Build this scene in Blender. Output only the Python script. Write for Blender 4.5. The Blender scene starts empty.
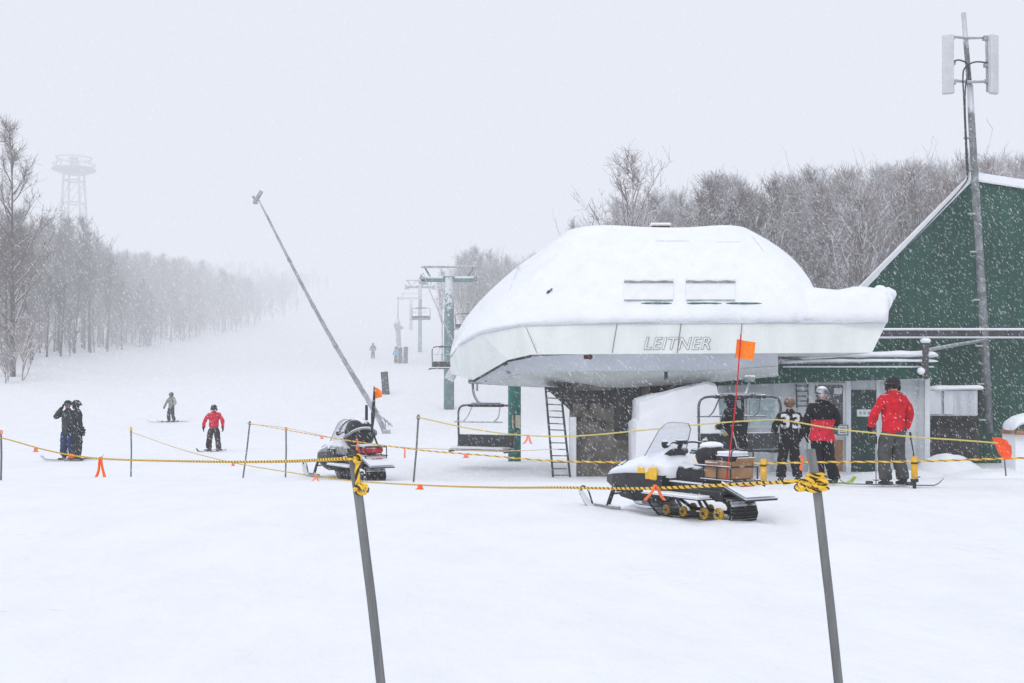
import bpy, math, random
from mathutils import Vector, Matrix, noise, Euler
from mathutils.bvhtree import BVHTree
R = math.radians
random.seed(7)
scene = bpy.context.scene
col = scene.collection
F = 1200.0; HZ = 388.0; EYE = 1.6
def P(px, py, d):
    """world point seen at a photo position at distance d (survey helper)"""
    return Vector(((px-512)/F*d, d, EYE+(HZ-py)/F*d))

# ------------------------------------------------------------------ terrain
PROF = [(-400,0),(0,0),(17,0),(21,-.1),(27,-.42),(35,-.5),(43,-.72),(60,-.6),(67,-.45),(75,.25),(85,1.3),(91,1.9),(125,4.3),(135,5.0),
        (155,6.9),(200,11.2),(250,17.0),(300,23.6),(500,50),(1000,110),(2500,250)]
def prof(y):
    for (a, za), (b, zb) in zip(PROF, PROF[1:]):
        if y <= b:
            t = (y-a)/(b-a); return za+(zb-za)*t
    return PROF[-1][1]
def gz(x, y):
    w = max(.8, min(8, (y-14)*.12))
    z = .25*prof(y-w)+.5*prof(y)+.25*prof(y+w)
    if x < -30: z += .12*(-x-30)*min(1, max(0, (y-50)/30))
    n = noise.noise(Vector((x*.13, y*.13, 3)))*.10 + noise.noise(Vector((x*.6, y*.6, 9)))*.018
    k = 1 if y > 12 else max(.3, y/12)
    return z + n*k

# ------------------------------------------------------------------ materials
def newmat(name):
    m = bpy.data.materials.new(name); m.use_nodes = True
    nt = m.node_tree; return m, nt, nt.nodes['Principled BSDF']
def mat(name, c, rough=.7, metal=0, var=.15, scale=8, bump=.0, bscale=30, snow=0.0, snow_at=.45, spec=.3, stretch=(1,1,1), var2=None):
    """coloured material with noise variation, optional bump, optional fresh snow lying on upward faces"""
    m, nt, b = newmat(name); N = nt.nodes.new; L = nt.links.new
    tc = N('ShaderNodeTexCoord'); mp = N('ShaderNodeMapping'); mp.inputs['Scale'].default_value = stretch
    L(tc.outputs['Object'], mp.inputs[0])
    nz = N('ShaderNodeTexNoise'); nz.inputs['Scale'].default_value = scale; nz.inputs['Detail'].default_value = 5
    L(mp.outputs[0], nz.inputs['Vector'])
    rp = N('ShaderNodeValToRGB'); rp.color_ramp.elements[0].position = .3; rp.color_ramp.elements[1].position = .7
    c2 = var2 or tuple(min(1, x*(1+var)) for x in c)
    rp.color_ramp.elements[0].color = (*[x*(1-var) for x in c], 1); rp.color_ramp.elements[1].color = (*c2, 1)
    L(nz.outputs['Fac'], rp.inputs[0]); outc = rp.outputs[0]
    b.inputs['Roughness'].default_value = rough; b.inputs['Metallic'].default_value = metal
    b.inputs['Specular IOR Level'].default_value = spec
    if snow > 0:
        ge = N('ShaderNodeNewGeometry'); sx = N('ShaderNodeSeparateXYZ'); L(ge.outputs['Normal'], sx.inputs[0])
        n2 = N('ShaderNodeTexNoise'); n2.inputs['Scale'].default_value = 6; n2.inputs['Detail'].default_value = 6
        L(ge.outputs['Position'], n2.inputs['Vector'])
        ad = N('ShaderNodeMath'); ad.operation = 'MULTIPLY_ADD'; ad.inputs[1].default_value = .9; L(n2.outputs['Fac'], ad.inputs[0]); L(sx.outputs['Z'], ad.inputs[2])
        mr = N('ShaderNodeMapRange'); mr.inputs['From Min'].default_value = snow_at+.45-.08; mr.inputs['From Max'].default_value = snow_at+.45+.08
        mr.inputs['To Max'].default_value = snow
        L(ad.outputs[0], mr.inputs[0])
        mx = N('ShaderNodeMix'); mx.data_type = 'RGBA'; L(mr.outputs[0], mx.inputs[0]); L(outc, mx.inputs[6]); mx.inputs[7].default_value = (.84,.87,.93,1)
        outc = mx.outputs[2]
    L(outc, b.inputs['Base Color'])
    if bump:
        nb = N('ShaderNodeTexNoise'); nb.inputs['Scale'].default_value = bscale; nb.inputs['Detail'].default_value = 4; L(mp.outputs[0], nb.inputs['Vector'])
        bp = N('ShaderNodeBump'); bp.inputs['Strength'].default_value = bump; bp.inputs['Distance'].default_value = .03
        L(nb.outputs['Fac'], bp.inputs['Height']); L(bp.outputs[0], b.inputs['Normal'])
    return m
def snow_mat(name, c=(.895,.91,.94), big=True):
    m, nt, b = newmat(name); N = nt.nodes.new; L = nt.links.new
    ge = N('ShaderNodeNewGeometry')
    mp = N('ShaderNodeMapping'); mp.inputs['Scale'].default_value = (1,.45,1) if big else (1,1,1); mp.inputs['Rotation'].default_value = (0,0,.5 if big else 0)
    L(ge.outputs['Position'], mp.inputs[0])
    n1 = N('ShaderNodeTexNoise'); n1.inputs['Scale'].default_value = 1.3 if big else 3; n1.inputs['Detail'].default_value = 9; n1.inputs['Roughness'].default_value = .62
    L(mp.outputs[0], n1.inputs['Vector'])
    rp = N('ShaderNodeValToRGB'); rp.color_ramp.elements[0].position = .32; rp.color_ramp.elements[1].position = .62
    rp.color_ramp.elements[0].color = (*[x*.945 for x in c], 1); rp.color_ramp.elements[1].color = (*c, 1)
    L(n1.outputs['Fac'], rp.inputs[0]); L(rp.outputs[0], b.inputs['Base Color'])
    n2 = N('ShaderNodeTexNoise'); n2.inputs['Scale'].default_value = 2.2 if big else 3.2; n2.inputs['Detail'].default_value = 10; n2.inputs['Roughness'].default_value = .6
    L(mp.outputs[0], n2.inputs['Vector'])
    bp = N('ShaderNodeBump'); bp.inputs['Strength'].default_value = .6; bp.inputs['Distance'].default_value = .12 if big else .075
    vo = N('ShaderNodeTexVoronoi'); vo.feature = 'SMOOTH_F1'; vo.inputs['Scale'].default_value = 2.6 if big else 4
    nv = N('ShaderNodeTexNoise'); nv.inputs['Scale'].default_value = 1.7; nv.inputs['Detail'].default_value = 3; L(ge.outputs['Position'], nv.inputs['Vector'])
    av = N('ShaderNodeVectorMath'); av.operation = 'ADD'; L(ge.outputs['Position'], av.inputs[0]); L(nv.outputs['Color'], av.inputs[1]); L(av.outputs[0], vo.inputs['Vector'])
    md = N('ShaderNodeMapRange'); md.inputs['From Min'].default_value = .05; md.inputs['From Max'].default_value = .30; L(vo.outputs['Distance'], md.inputs[0])
    nm = N('ShaderNodeTexNoise'); nm.inputs['Scale'].default_value = .28; nm.inputs['Detail'].default_value = 3; L(ge.outputs['Position'], nm.inputs['Vector'])
    mm = N('ShaderNodeMapRange'); mm.inputs['From Min'].default_value = .50; mm.inputs['From Max'].default_value = .66; mm.inputs['To Max'].default_value = .30 if big else .12; L(nm.outputs['Fac'], mm.inputs[0])
    mu = N('ShaderNodeMath'); mu.operation = 'MULTIPLY'; L(md.outputs[0], mu.inputs[0]); L(mm.outputs[0], mu.inputs[1])
    sm_ = N('ShaderNodeMath'); sm_.operation = 'ADD'; L(mu.outputs[0], sm_.inputs[0]); L(n2.outputs['Fac'], sm_.inputs[1])
    L(sm_.outputs[0], bp.inputs['Height']); L(bp.outputs[0], b.inputs['Normal'])
    b.inputs['Roughness'].default_value = .75; b.inputs['Specular IOR Level'].default_value = .15
    return m
def siding_mat(name, c, pitch=.3, snow=True):
    """ribbed sheet siding: vertical ribs and driven snow specks"""
    m, nt, b = newmat(name); N = nt.nodes.new; L = nt.links.new
    ge = N('ShaderNodeNewGeometry'); sx = N('ShaderNodeSeparateXYZ'); L(ge.outputs['Position'], sx.inputs[0])
    ma = N('ShaderNodeMath'); ma.operation = 'ADD'; L(sx.outputs['X'], ma.inputs[0]); L(sx.outputs['Y'], ma.inputs[1])
    mb = N('ShaderNodeMath'); mb.operation = 'PINGPONG'; mb.inputs[1].default_value = pitch/2; L(ma.outputs[0], mb.inputs[0])
    mr = N('ShaderNodeMapRange'); mr.inputs['From Min'].default_value = 0; mr.inputs['From Max'].default_value = pitch*.12; L(mb.outputs[0], mr.inputs[0])
    nz = N('ShaderNodeTexNoise'); nz.inputs['Scale'].default_value = 1.1; nz.inputs['Detail'].default_value = 8; nz.inputs['Roughness'].default_value = .65
    mp = N('ShaderNodeMapping'); mp.inputs['Rotation'].default_value = (0, R(40), 0); mp.inputs['Scale'].default_value = (1,1,.35)
    L(ge.outputs['Position'], mp.inputs[0]); L(mp.outputs[0], nz.inputs['Vector'])
    rp = N('ShaderNodeValToRGB'); rp.color_ramp.elements[0].position = .3; rp.color_ramp.elements[1].position = .75
    rp.color_ramp.elements[0].color = (*[x*.7 for x in c], 1); rp.color_ramp.elements[1].color = (*[min(1, x*1.25+.015) for x in c], 1)
    L(nz.outputs['Fac'], rp.inputs[0])
    mu = N('ShaderNodeMix'); mu.data_type = 'RGBA'; mu.blend_type = 'MULTIPLY'; mu.inputs[0].default_value = .18
    L(rp.outputs[0], mu.inputs[6]); L(mr.outputs[0], mu.inputs[7]); outc = mu.outputs[2]
    if snow:
        n3 = N('ShaderNodeTexNoise'); n3.inputs['Scale'].default_value = 45; n3.inputs['Detail'].default_value = 2; L(ge.outputs['Position'], n3.inputs['Vector'])
        m3 = N('ShaderNodeMapRange'); m3.inputs['From Min'].default_value = .66; m3.inputs['From Max'].default_value = .74; m3.inputs['To Max'].default_value = .28; L(n3.outputs['Fac'], m3.inputs[0])
        mx = N('ShaderNodeMix'); mx.data_type = 'RGBA'; L(m3.outputs[0], mx.inputs[0]); L(outc, mx.inputs[6]); mx.inputs[7].default_value = (.7,.74,.78,1); outc = mx.outputs[2]
    L(outc, b.inputs['Base Color'])
    bp = N('ShaderNodeBump'); bp.inputs['Strength'].default_value = .6; bp.inputs['Distance'].default_value = .02
    L(mr.outputs[0], bp.inputs['Height']); L(bp.outputs[0], b.inputs['Normal'])
    b.inputs['Roughness'].default_value = .55; b.inputs['Specular IOR Level'].default_value = .3
    return m
def glass_mat(name, c, alpha):
    m, nt, b = newmat(name)
    b.inputs['Base Color'].default_value = (*c, 1); b.inputs['Alpha'].default_value = alpha; b.inputs['Roughness'].default_value = .15
    N = nt.nodes.new; nz = N('ShaderNodeTexNoise'); nz.inputs['Scale'].default_value = 9; nz.inputs['Detail'].default_value = 6
    mr = N('ShaderNodeMapRange'); mr.inputs['To Min'].default_value = alpha*.6; mr.inputs['To Max'].default_value = min(1, alpha*1.4)
    nt.links.new(nz.outputs['Fac'], mr.inputs[0]); nt.links.new(mr.outputs[0], b.inputs['Alpha'])
    return m
M = dict(
 ropek2=mat('rope_dark_strand', (.24,.15,.03), .8, var=.3, scale=60),

 brownred=mat('vent_paint', (.10,.03,.03), .7),
 wheel=mat('wheel_yellow', (.50,.29,.015), .5, var=.3, scale=12, snow=.5, snow_at=.6),
 mast=mat('mast_steel', (.20,.215,.225), .5, .4, var=.35, scale=5, snow=.6, snow_at=.15),
 lance=mat('lance_pipe', (.34,.36,.38), .5, .3, var=.25, scale=2, snow=.6, snow_at=.4),
 frame=mat('frame_steel', (.10,.105,.11), .5, .3, var=.3, scale=6, snow=.5, snow_at=.7),
 edgegrey=mat('edge_grey', (.30,.31,.31), .7, var=.3, scale=6),
 hatch=mat('hatch_panel', (.80,.82,.83), .6, var=.05, scale=4),
 snow=snow_mat('snow_ground'), roofsnow=snow_mat('snow_drift', (.87,.89,.93), False),
 fiber=mat('station_panel', (.75,.785,.765), .45, var=.07, scale=2.2, spec=.4, stretch=(1,1,.25)),
 hull=mat('hull_panel', (.60,.63,.68), .5, var=.08, scale=1.5), hull2=mat('hull_panel_low', (.64,.665,.65), .5, var=.14, scale=2, stretch=(.5,1,1)),
 dark=mat('dark_steel', (.045,.048,.055), .5, .3, snow=.9, snow_at=.55), seam=mat('seam', (.16,.17,.17), .7),
 concrete=mat('concrete', (.14,.13,.118), .9, var=.5, scale=2.2, bump=.6, bscale=14, snow=0), gear_shade=mat('shadowed_machinery', (.045,.045,.045), .8, var=.5, scale=4, bump=.5),
 galv=mat('galvanised', (.36,.38,.39), .45, .6, var=.2, scale=6, snow=.9, snow_at=.6),
 galvd=mat('weathered_pole', (.23,.25,.27), .55, .3, var=.25, scale=5, snow=.85, snow_at=.25),
 teal=mat('green_paint', (.02,.155,.125), .5, var=.25, scale=5, snow=.8, snow_at=.7),
 tealpole=mat('green_tower_paint', (.12,.22,.21), .5, var=.2, scale=3, snow=.8, snow_at=.5),
 barn=siding_mat('green_siding', (.010,.074,.052), .23), hut=siding_mat('white_siding', (.60,.63,.66), .6, False),
 trimg=mat('green_trim', (.012,.07,.05), .6, var=.3, snow=.9, snow_at=.6), white=mat('white_paint', (.68,.71,.74), .5, var=.06, scale=3),
 doorg=mat('green_door', (.015,.045,.038), .5, var=.3, scale=4), glassd=mat('dark_window', (.05,.06,.07), .15, var=.6, scale=2.5, spec=.6),
 glassl=mat('bright_window', (.42,.55,.58), .2, var=.3, scale=3, spec=.6), ply=mat('plywood', (.30,.16,.09), .8, var=.25, scale=3, stretch=(6,6,1)),
 card=mat('carton', (.34,.19,.10), .85, var=.2, scale=3, snow=.9, snow_at=.55), steel=mat('brushed_steel', (.50,.52,.55), .35, .5, var=.35, scale=2, stretch=(2,2,.2)),
 post=mat('grey_post', (.175,.18,.18), .85, var=.4, scale=22, bump=.5, bscale=60, stretch=(1,1,.08)),
 stake=mat('stake_bamboo', (.14,.15,.15), .8, var=.3, scale=20), yellow=mat('yellow_plastic', (.75,.42,.02), .5, var=.12),
 ropey=mat('rope_yellow', (.86,.55,.07), .7, var=.12, scale=60), ropek=mat('rope_black', (.07,.05,.02), .8, var=.3, scale=60),
 cordy=mat('cord_yellow', (.62,.52,.16), .7, var=.1), cordp=mat('cord_pale', (.66,.52,.36), .8, var=.1),
 orange=mat('orange_tape', (.95,.17,.035), .55, var=.1), pink=mat('pink_tape', (.95,.25,.18), .55, var=.1), flag=mat('orange_flag', (.98,.22,.01), .6, var=.06),
 black=mat('black_plastic', (.020,.021,.024), .45, var=.4, scale=9, snow=.85, snow_at=.5, spec=.4), rubber=mat('track_rubber', (.018,.018,.02), .8, var=.4, scale=12, snow=.8, snow_at=.45, bump=.5),
 seatblack=mat('vinyl', (.02,.021,.024), .45, var=.3, scale=6, snow=1, snow_at=.78, bump=.3, bscale=9),
 hood=mat('white_cowl', (.72,.74,.77), .4, var=.05, scale=3, snow=1, snow_at=.4), yhood=mat('yellow_cowl', (.8,.48,.03), .4, var=.08, snow=.9, snow_at=.7),
 red=mat('red_plastic', (.42,.01,.025), .4, var=.15, snow=.8, snow_at=.75), redpole=mat('red_rod', (.55,.02,.03), .5), screen=glass_mat('windshield', (.80,.83,.88), .62),
 greycowl=mat('grey_plastic', (.28,.29,.31), .5, var=.3, snow=.9, snow_at=.45),
 pan=mat('antenna_white', (.55,.57,.59), .5, var=.08, scale=2), cable=mat('cable_black', (.05,.045,.05), .6), cablef=mat('frosted_cable', (.4,.42,.44), .7),
 skin=mat('skin', (.45,.24,.17), .6, var=.1), plaque=mat('plate', (.62,.55,.40), .6, var=.2, scale=12), slat=mat('seat_slats', (.05,.055,.062), .6, var=.4, scale=9, snow=.75, snow_at=.5, stretch=(1,1,6)),
 lime=mat('lime', (.35,.55,.03), .5), helm=mat('helmet_black', (.012,.012,.014), .5, var=.3, spec=.25), lens=mat('goggle_lens', (.06,.05,.05), .15, spec=.6),
 padding=mat('dark_padding', (.07,.07,.075), .9, var=.35, scale=5, stretch=(1,1,.3)), flake=mat('snowflake', (.9,.91,.94), .6, var=.02),
)
def cloth(name, c, snow=.8): return mat('cloth_'+name, c, .85, var=.28, scale=7, bump=.9, bscale=11, snow=snow*.6, snow_at=.95, spec=.15)
C = dict(red=cloth('red', (.62,.012,.028)), black=cloth('black', (.016,.016,.019)), grey=cloth('grey', (.075,.077,.08)), dgrey=cloth('dark_grey', (.032,.035,.042)),
         charcoal=cloth('charcoal', (.05,.055,.065)), olive=cloth('sage', (.24,.26,.235)), navy=cloth('navy', (.03,.05,.13)), blue=cloth('blue', (.10,.38,.62)),
         crimson=cloth('crimson', (.60,.02,.05)), brown=cloth('plum', (.05,.035,.042)), hat=cloth('tan', (.20,.12,.08)), yg=cloth('yellow', (.50,.42,.10)), white=cloth('white', (.65,.66,.68)))
# twiggy bark with rime on the weather side
def bark_mat(name, dark, frost):
    m, nt, b = newmat(name); N = nt.nodes.new; L = nt.links.new
    ge = N('ShaderNodeNewGeometry'); sx = N('ShaderNodeSeparateXYZ'); L(ge.outputs['Normal'], sx.inputs[0])
    dt = N('ShaderNodeVectorMath'); dt.operation = 'DOT_PRODUCT'; dt.inputs[1].default_value = (-.45,-.25,.86); L(ge.outputs['Normal'], dt.inputs[0])
    oi = N('ShaderNodeObjectInfo'); nz = N('ShaderNodeTexNoise'); nz.inputs['Scale'].default_value = .7; L(ge.outputs['Position'], nz.inputs['Vector'])
    ad = N('ShaderNodeMath'); ad.operation = 'MULTIPLY_ADD'; ad.inputs[1].default_value = .8; L(nz.outputs['Fac'], ad.inputs[0]); L(dt.outputs['Value'], ad.inputs[2])
    mr = N('ShaderNodeMapRange'); mr.inputs['From Min'].default_value = frost; mr.inputs['From Max'].default_value = frost+.35; L(ad.outputs[0], mr.inputs[0])
    rr = N('ShaderNodeValToRGB'); rr.color_ramp.elements[0].color = (*[x*.75 for x in dark], 1); rr.color_ramp.elements[1].color = (dark[0]*1.4, dark[1]*1.3, dark[2]*1.25, 1)
    L(oi.outputs['Random'], rr.inputs[0])
    mx = N('ShaderNodeMix'); mx.data_type = 'RGBA'; L(mr.outputs[0], mx.inputs[0]); L(rr.outputs[0], mx.inputs[6]); mx.inputs[7].default_value = (.72,.74,.80,1)
    L(mx.outputs[2], b.inputs['Base Color']); b.inputs['Roughness'].default_value = .95; b.inputs['Specular IOR Level'].default_value = .05
    return m
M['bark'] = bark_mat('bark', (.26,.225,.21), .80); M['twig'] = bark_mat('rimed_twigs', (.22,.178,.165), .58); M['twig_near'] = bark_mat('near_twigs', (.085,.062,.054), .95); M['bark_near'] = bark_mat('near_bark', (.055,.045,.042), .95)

# ------------------------------------------------------------------ mesh helpers
class MB:
    def __init__(s): s.v = []; s.f = []; s.mi = []; s.m = 0
    def add(s, vs, fs):
        o = len(s.v); s.v += [Vector(v) for v in vs]; s.f += [[i+o for i in f] for f in fs]; s.mi += [s.m]*len(fs); return s
    def box(s, c, size, rot=(0,0,0), bev=0.0, mtx=None):
        x, y, z = [k/2 for k in size]; b = min(bev, x*.9, y*.9, z*.9)
        mt = mtx or Euler(rot).to_matrix(); c = Vector(c)
        if b <= 0:
            vs = [(-x,-y,-z),(x,-y,-z),(x,y,-z),(-x,y,-z),(-x,-y,z),(x,-y,z),(x,y,z),(-x,y,z)]
            fs = [[0,3,2,1],[4,5,6,7],[0,1,5,4],[1,2,6,5],[2,3,7,6],[3,0,4,7]]
        else:
            vs = []; 
            for sx in (-1,1):
                for sy in (-1,1):
                    for sz in (-1,1):
                        vs += [(sx*x,sy*(y-b),sz*(z-b)),(sx*(x-b),sy*y,sz*(z-b)),(sx*(x-b),sy*(y-b),sz*z)]
            I = lambda a,b_,c_,k: ((a*2+b_)*2+c_)*3+k
            fs = []
            for a in (0,1):
                q = [I(a,0,0,0),I(a,1,0,0),I(a,1,1,0),I(a,0,1,0)]; fs.append(q if a else q[::-1])
                q = [I(0,a,0,1),I(1,a,0,1),I(1,a,1,1),I(0,a,1,1)]; fs.append(q[::-1] if a else q)
                q = [I(0,0,a,2),I(1,0,a,2),I(1,1,a,2),I(0,1,a,2)]; fs.append(q if a else q[::-1])
            for a in (0,1):
                for c_ in (0,1):
                    fs.append([I(a,c_,0,0),I(a,c_,1,0),I(a,c_,1,1),I(a,c_,0,1)])
                    fs.append([I(a,0,c_,0),I(a,1,c_,0),I(a,1,c_,2),I(a,0,c_,2)])
                    fs.append([I(0,a,c_,1),I(1,a,c_,1),I(1,a,c_,2),I(0,a,c_,2)])
                    for e in (0,1): fs.append([I(a,c_,e,0),I(a,c_,e,1),I(a,c_,e,2)])
        return s.add([mt @ Vector(v)+c for v in vs], fs)
    def tube(s, pts, r, n=8, cap=True, tip=False):
        pts = [Vector(p) for p in pts]; k = len(pts); rs = r if isinstance(r, (list, tuple)) else [r]*k
        d0 = (pts[1]-pts[0]).normalized(); u = d0.orthogonal().normalized(); vs = []; fs = []
        for i, p in enumerate(pts):
            d = (pts[min(i+1,k-1)]-pts[max(i-1,0)]).normalized()
            u = (u-d*u.dot(d)); u = u.normalized() if u.length > 1e-6 else d.orthogonal().normalized(); w = d.cross(u)
            if tip and i == k-1: vs.append(p); break
            for j in range(n):
                a = 2*math.pi*j/n; vs.append(p+(u*math.cos(a)+w*math.sin(a))*rs[i])
        last = k-1 if not tip else k-2
        for i in range(last):
            for j in range(n): fs.append([i*n+j, i*n+(j+1)%n, (i+1)*n+(j+1)%n, (i+1)*n+j])
        if tip:
            for j in range(n): fs.append([last*n+j, last*n+(j+1)%n, len(vs)-1])
        if cap:
            fs.append(list(range(n))[::-1])
            if not tip: fs.append([last*n+j for j in range(n)])
        return s.add(vs, fs)
    def loft(s, rings, cap=True, closed=True):
        n = len(rings[0]); vs = [p for r in rings for p in r]; fs = []
        for i in range(len(rings)-1):
            for j in range(n if closed else n-1):
                fs.append([i*n+j, i*n+(j+1)%n, (i+1)*n+(j+1)%n, (i+1)*n+j])
        if cap: fs.append(list(range(n))[::-1]); fs.append([(len(rings)-1)*n+j for j in range(n)])
        return s.add(vs, fs)
    def ball(s, c, r, n=8, m=6, mtx=None):
        r = r if isinstance(r, (tuple, list)) else (r,r,r); c = Vector(c); mt = mtx or Matrix.Identity(3); rings = []
        vs = [mt @ Vector((0,0,-r[2]))+c]
        for i in range(1, m):
            a = -math.pi/2+math.pi*i/m
            for j in range(n):
                b = 2*math.pi*j/n; vs.append(mt @ Vector((r[0]*math.cos(a)*math.cos(b), r[1]*math.cos(a)*math.sin(b), r[2]*math.sin(a)))+c)
        vs.append(mt @ Vector((0,0,r[2]))+c); fs = []
        for j in range(n): fs.append([0, 1+(j+1)%n, 1+j]); fs.append([len(vs)-1, 1+(m-2)*n+j, 1+(m-2)*n+(j+1)%n])
        for i in range(m-2):
            for j in range(n): fs.append([1+i*n+j, 1+i*n+(j+1)%n, 1+(i+1)*n+(j+1)%n, 1+(i+1)*n+j])
        return s.add(vs, fs)
    def disc(s, c, r, w, axis='X', n=20, inner=0):
        c = Vector(c); ax = {'X':Vector((1,0,0)),'Y':Vector((0,1,0)),'Z':Vector((0,0,1))}[axis]
        return s.tube([c-ax*w/2, c-ax*w/2+ax*w*.08, c+ax*w/2-ax*w*.08, c+ax*w/2], [r*.93, r, r, r*.93], n)
    def prism(s, poly, d):   # poly: list of points (planar), extruded by vector d
        poly = [Vector(p) for p in poly]; d = Vector(d); n = len(poly)
        return s.add(poly+[p+d for p in poly], [list(range(n))[::-1], [n+i for i in range(n)]]+[[i,(i+1)%n,n+(i+1)%n,n+i] for i in range(n)])
    def build(s, name, m, parent=None, smooth=False, fix=True):
        me = bpy.data.meshes.new(name); me.from_pydata([tuple(v) for v in s.v], [], s.f)
        for q in (m if isinstance(m, (list, tuple)) else [m]): me.materials.append(q)
        if any(s.mi): me.polygons.foreach_set('material_index', s.mi)
        if fix:
            import bmesh
            bm = bmesh.new(); bm.from_mesh(me); bmesh.ops.recalc_face_normals(bm, faces=bm.faces[:]); bm.to_mesh(me); bm.free()
        if smooth: me.polygons.foreach_set('use_smooth', [True]*len(me.polygons))
        me.update(); return link(name, me, parent)
def link(name, me, parent=None):
    o = bpy.data.objects.new(name, me); col.objects.link(o)
    if parent: o.parent = parent
    return o
def tag(o, label=None, cat=None, group=None, kind=None):
    for k, v in (('label',label),('category',cat),('group',group),('kind',kind)):
        if v: o[k] = v
    return o
def thing(name, label, cat, loc=(0,0,0), rz=0, group=None, sc=1):
    o = bpy.data.objects.new(name, None); col.objects.link(o); o.empty_display_size = .1
    o.location = loc; o.rotation_euler = (0,0,rz); o.scale = (sc,sc,sc); return tag(o, label, cat, group)
def kids(o): return [c for c in bpy.data.objects if c.parent == o]
def copy_tree(o, parent=None):
    c = o.copy(); col.objects.link(c)
    if parent: c.parent = parent
    for ch in kids(o): copy_tree(ch, c)
    return c
def absorb(root, objs=None):
    """children were modelled in world coordinates: keep them there under the moved root"""
    mt = Matrix.Translation(root.location).inverted()
    for c in kids(root):
        c.data.transform(mt)
        for g in kids(c): g.data.transform(mt)
def skin(nodes, edges, sub=2, root=0, wrinkle=0.0):
    me = bpy.data.meshes.new('tmp'); me.from_pydata([n[0] for n in nodes], edges, []); o = bpy.data.objects.new('tmp', me); col.objects.link(o)
    o.modifiers.new('s', 'SKIN'); sv = me.skin_vertices[0].data
    for i, n in enumerate(nodes):
        r = n[1] if isinstance(n[1], tuple) else (n[1], n[1]); sv[i].radius = r; sv[i].use_root = (i == root)
    o.modifiers['s'].use_smooth_shade = True
    if sub: ss = o.modifiers.new('u', 'SUBSURF'); ss.levels = sub; ss.render_levels = sub
    dg = bpy.context.evaluated_depsgraph_get(); out = bpy.data.meshes.new_from_object(o.evaluated_get(dg))
    bpy.data.objects.remove(o)
    if wrinkle:
        for v in out.vertices: v.co += v.normal*(noise.noise(v.co*9)*wrinkle+noise.noise(v.co*21)*wrinkle*.6)
    out.polygons.foreach_set('use_smooth', [True]*len(out.polygons)); return out
def skinobj(name, nodes, edges, m, parent, **k):
    me = skin(nodes, edges, **k); me.materials.clear(); me.materials.append(m); return link(name, me, parent)
def bez(pts, n):
    """smooth curve through points (Catmull-Rom)"""
    pts = [Vector(p) for p in pts]; out = []; q = [pts[0]*2-pts[1]]+pts+[pts[-1]*2-pts[-2]]
    for i in range(1, len(q)-2):
        for k in range(n):
            t = k/n; a, b, c, d = q[i-1], q[i], q[i+1], q[i+2]
            out.append(.5*((2*b)+(c-a)*t+(2*a-5*b+4*c-d)*t*t+(3*b-a-3*c+d)*t*t*t))
    return out+[pts[-1]]

# ------------------------------------------------------------------ camera, world, light
cam = bpy.data.cameras.new('camera'); co = bpy.data.objects.new('camera', cam); col.objects.link(co)
co.location = (0,0,EYE); co.rotation_euler = (R(90),0,0); cam.sensor_width = 36; cam.lens = 36*F/1024; cam.shift_y = (HZ-341.5)/1024
cam.clip_end = 6000; cam.clip_start = .05; scene.camera = co
scene.view_settings.view_transform = 'Standard'; scene.view_settings.look = 'None'; scene.view_settings.exposure = 0
scene.cycles.use_denoising = True; scene.cycles.max_bounces = 7; scene.cycles.volume_bounces = 0; scene.cycles.transparent_max_bounces = 16
scene.cycles.sample_clamp_indirect = 6
w = bpy.data.worlds.new('World'); scene.world = w; w.use_nodes = True; nt = w.node_tree; bg = nt.nodes['Background']
sky = nt.nodes.new('ShaderNodeTexSky'); sky.sky_type = 'NISHITA'; sky.sun_disc = False; sky.sun_elevation = R(38); sky.sun_rotation = R(200)
sky.dust_density = 6; sky.air_density = 1.5
mx = nt.nodes.new('ShaderNodeMix'); mx.data_type = 'RGBA'; mx.inputs[0].default_value = .88; mx.inputs[7].default_value = (8.95,9.35,10.3,1)
nt.links.new(sky.outputs[0], mx.inputs[6]); nt.links.new(mx.outputs[2], bg.inputs[0]); bg.inputs[1].default_value = .12
sl = bpy.data.lights.new('sun', 'SUN'); sl.energy = .75; sl.angle = R(25); sl.color = (1,.97,.93); so = bpy.data.objects.new('sun', sl); col.objects.link(so)
az = R(200); el = R(38)
sd = Vector((math.sin(az)*math.cos(el), math.cos(az)*math.cos(el), math.sin(el))); so.rotation_euler = sd.to_track_quat('Z', 'Y').to_euler(); so.location = (0,0,60)

# haze: air volumes that glow in place of scattered light, thicker up the slope
LF = (.80,.837,.925)
def haze(y0, y1, dens):
    m = bpy.data.materials.new('haze'); m.use_nodes = True; t = m.node_tree; t.nodes.clear()
    o = t.nodes.new('ShaderNodeOutputMaterial'); a = t.nodes.new('ShaderNodeVolumeAbsorption'); a.inputs['Color'].default_value = (0,0,0,1); a.inputs['Density'].default_value = dens
    e = t.nodes.new('ShaderNodeEmission'); e.inputs[0].default_value = (*LF,1); e.inputs[1].default_value = dens
    s = t.nodes.new('ShaderNodeAddShader'); t.links.new(a.outputs[0], s.inputs[0]); t.links.new(e.outputs[0], s.inputs[1]); t.links.new(s.outputs[0], o.inputs['Volume'])
    b = MB(); b.box((0,(y0+y1)/2,50), (2600,y1-y0,220)); ob = b.build('haze', m); tag(ob, 'pale snowy haze filling the air', 'haze', kind='stuff')
haze(-400, 50, .0016); haze(50.01, 100, .0038); haze(100.01, 2400, .0122)

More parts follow.
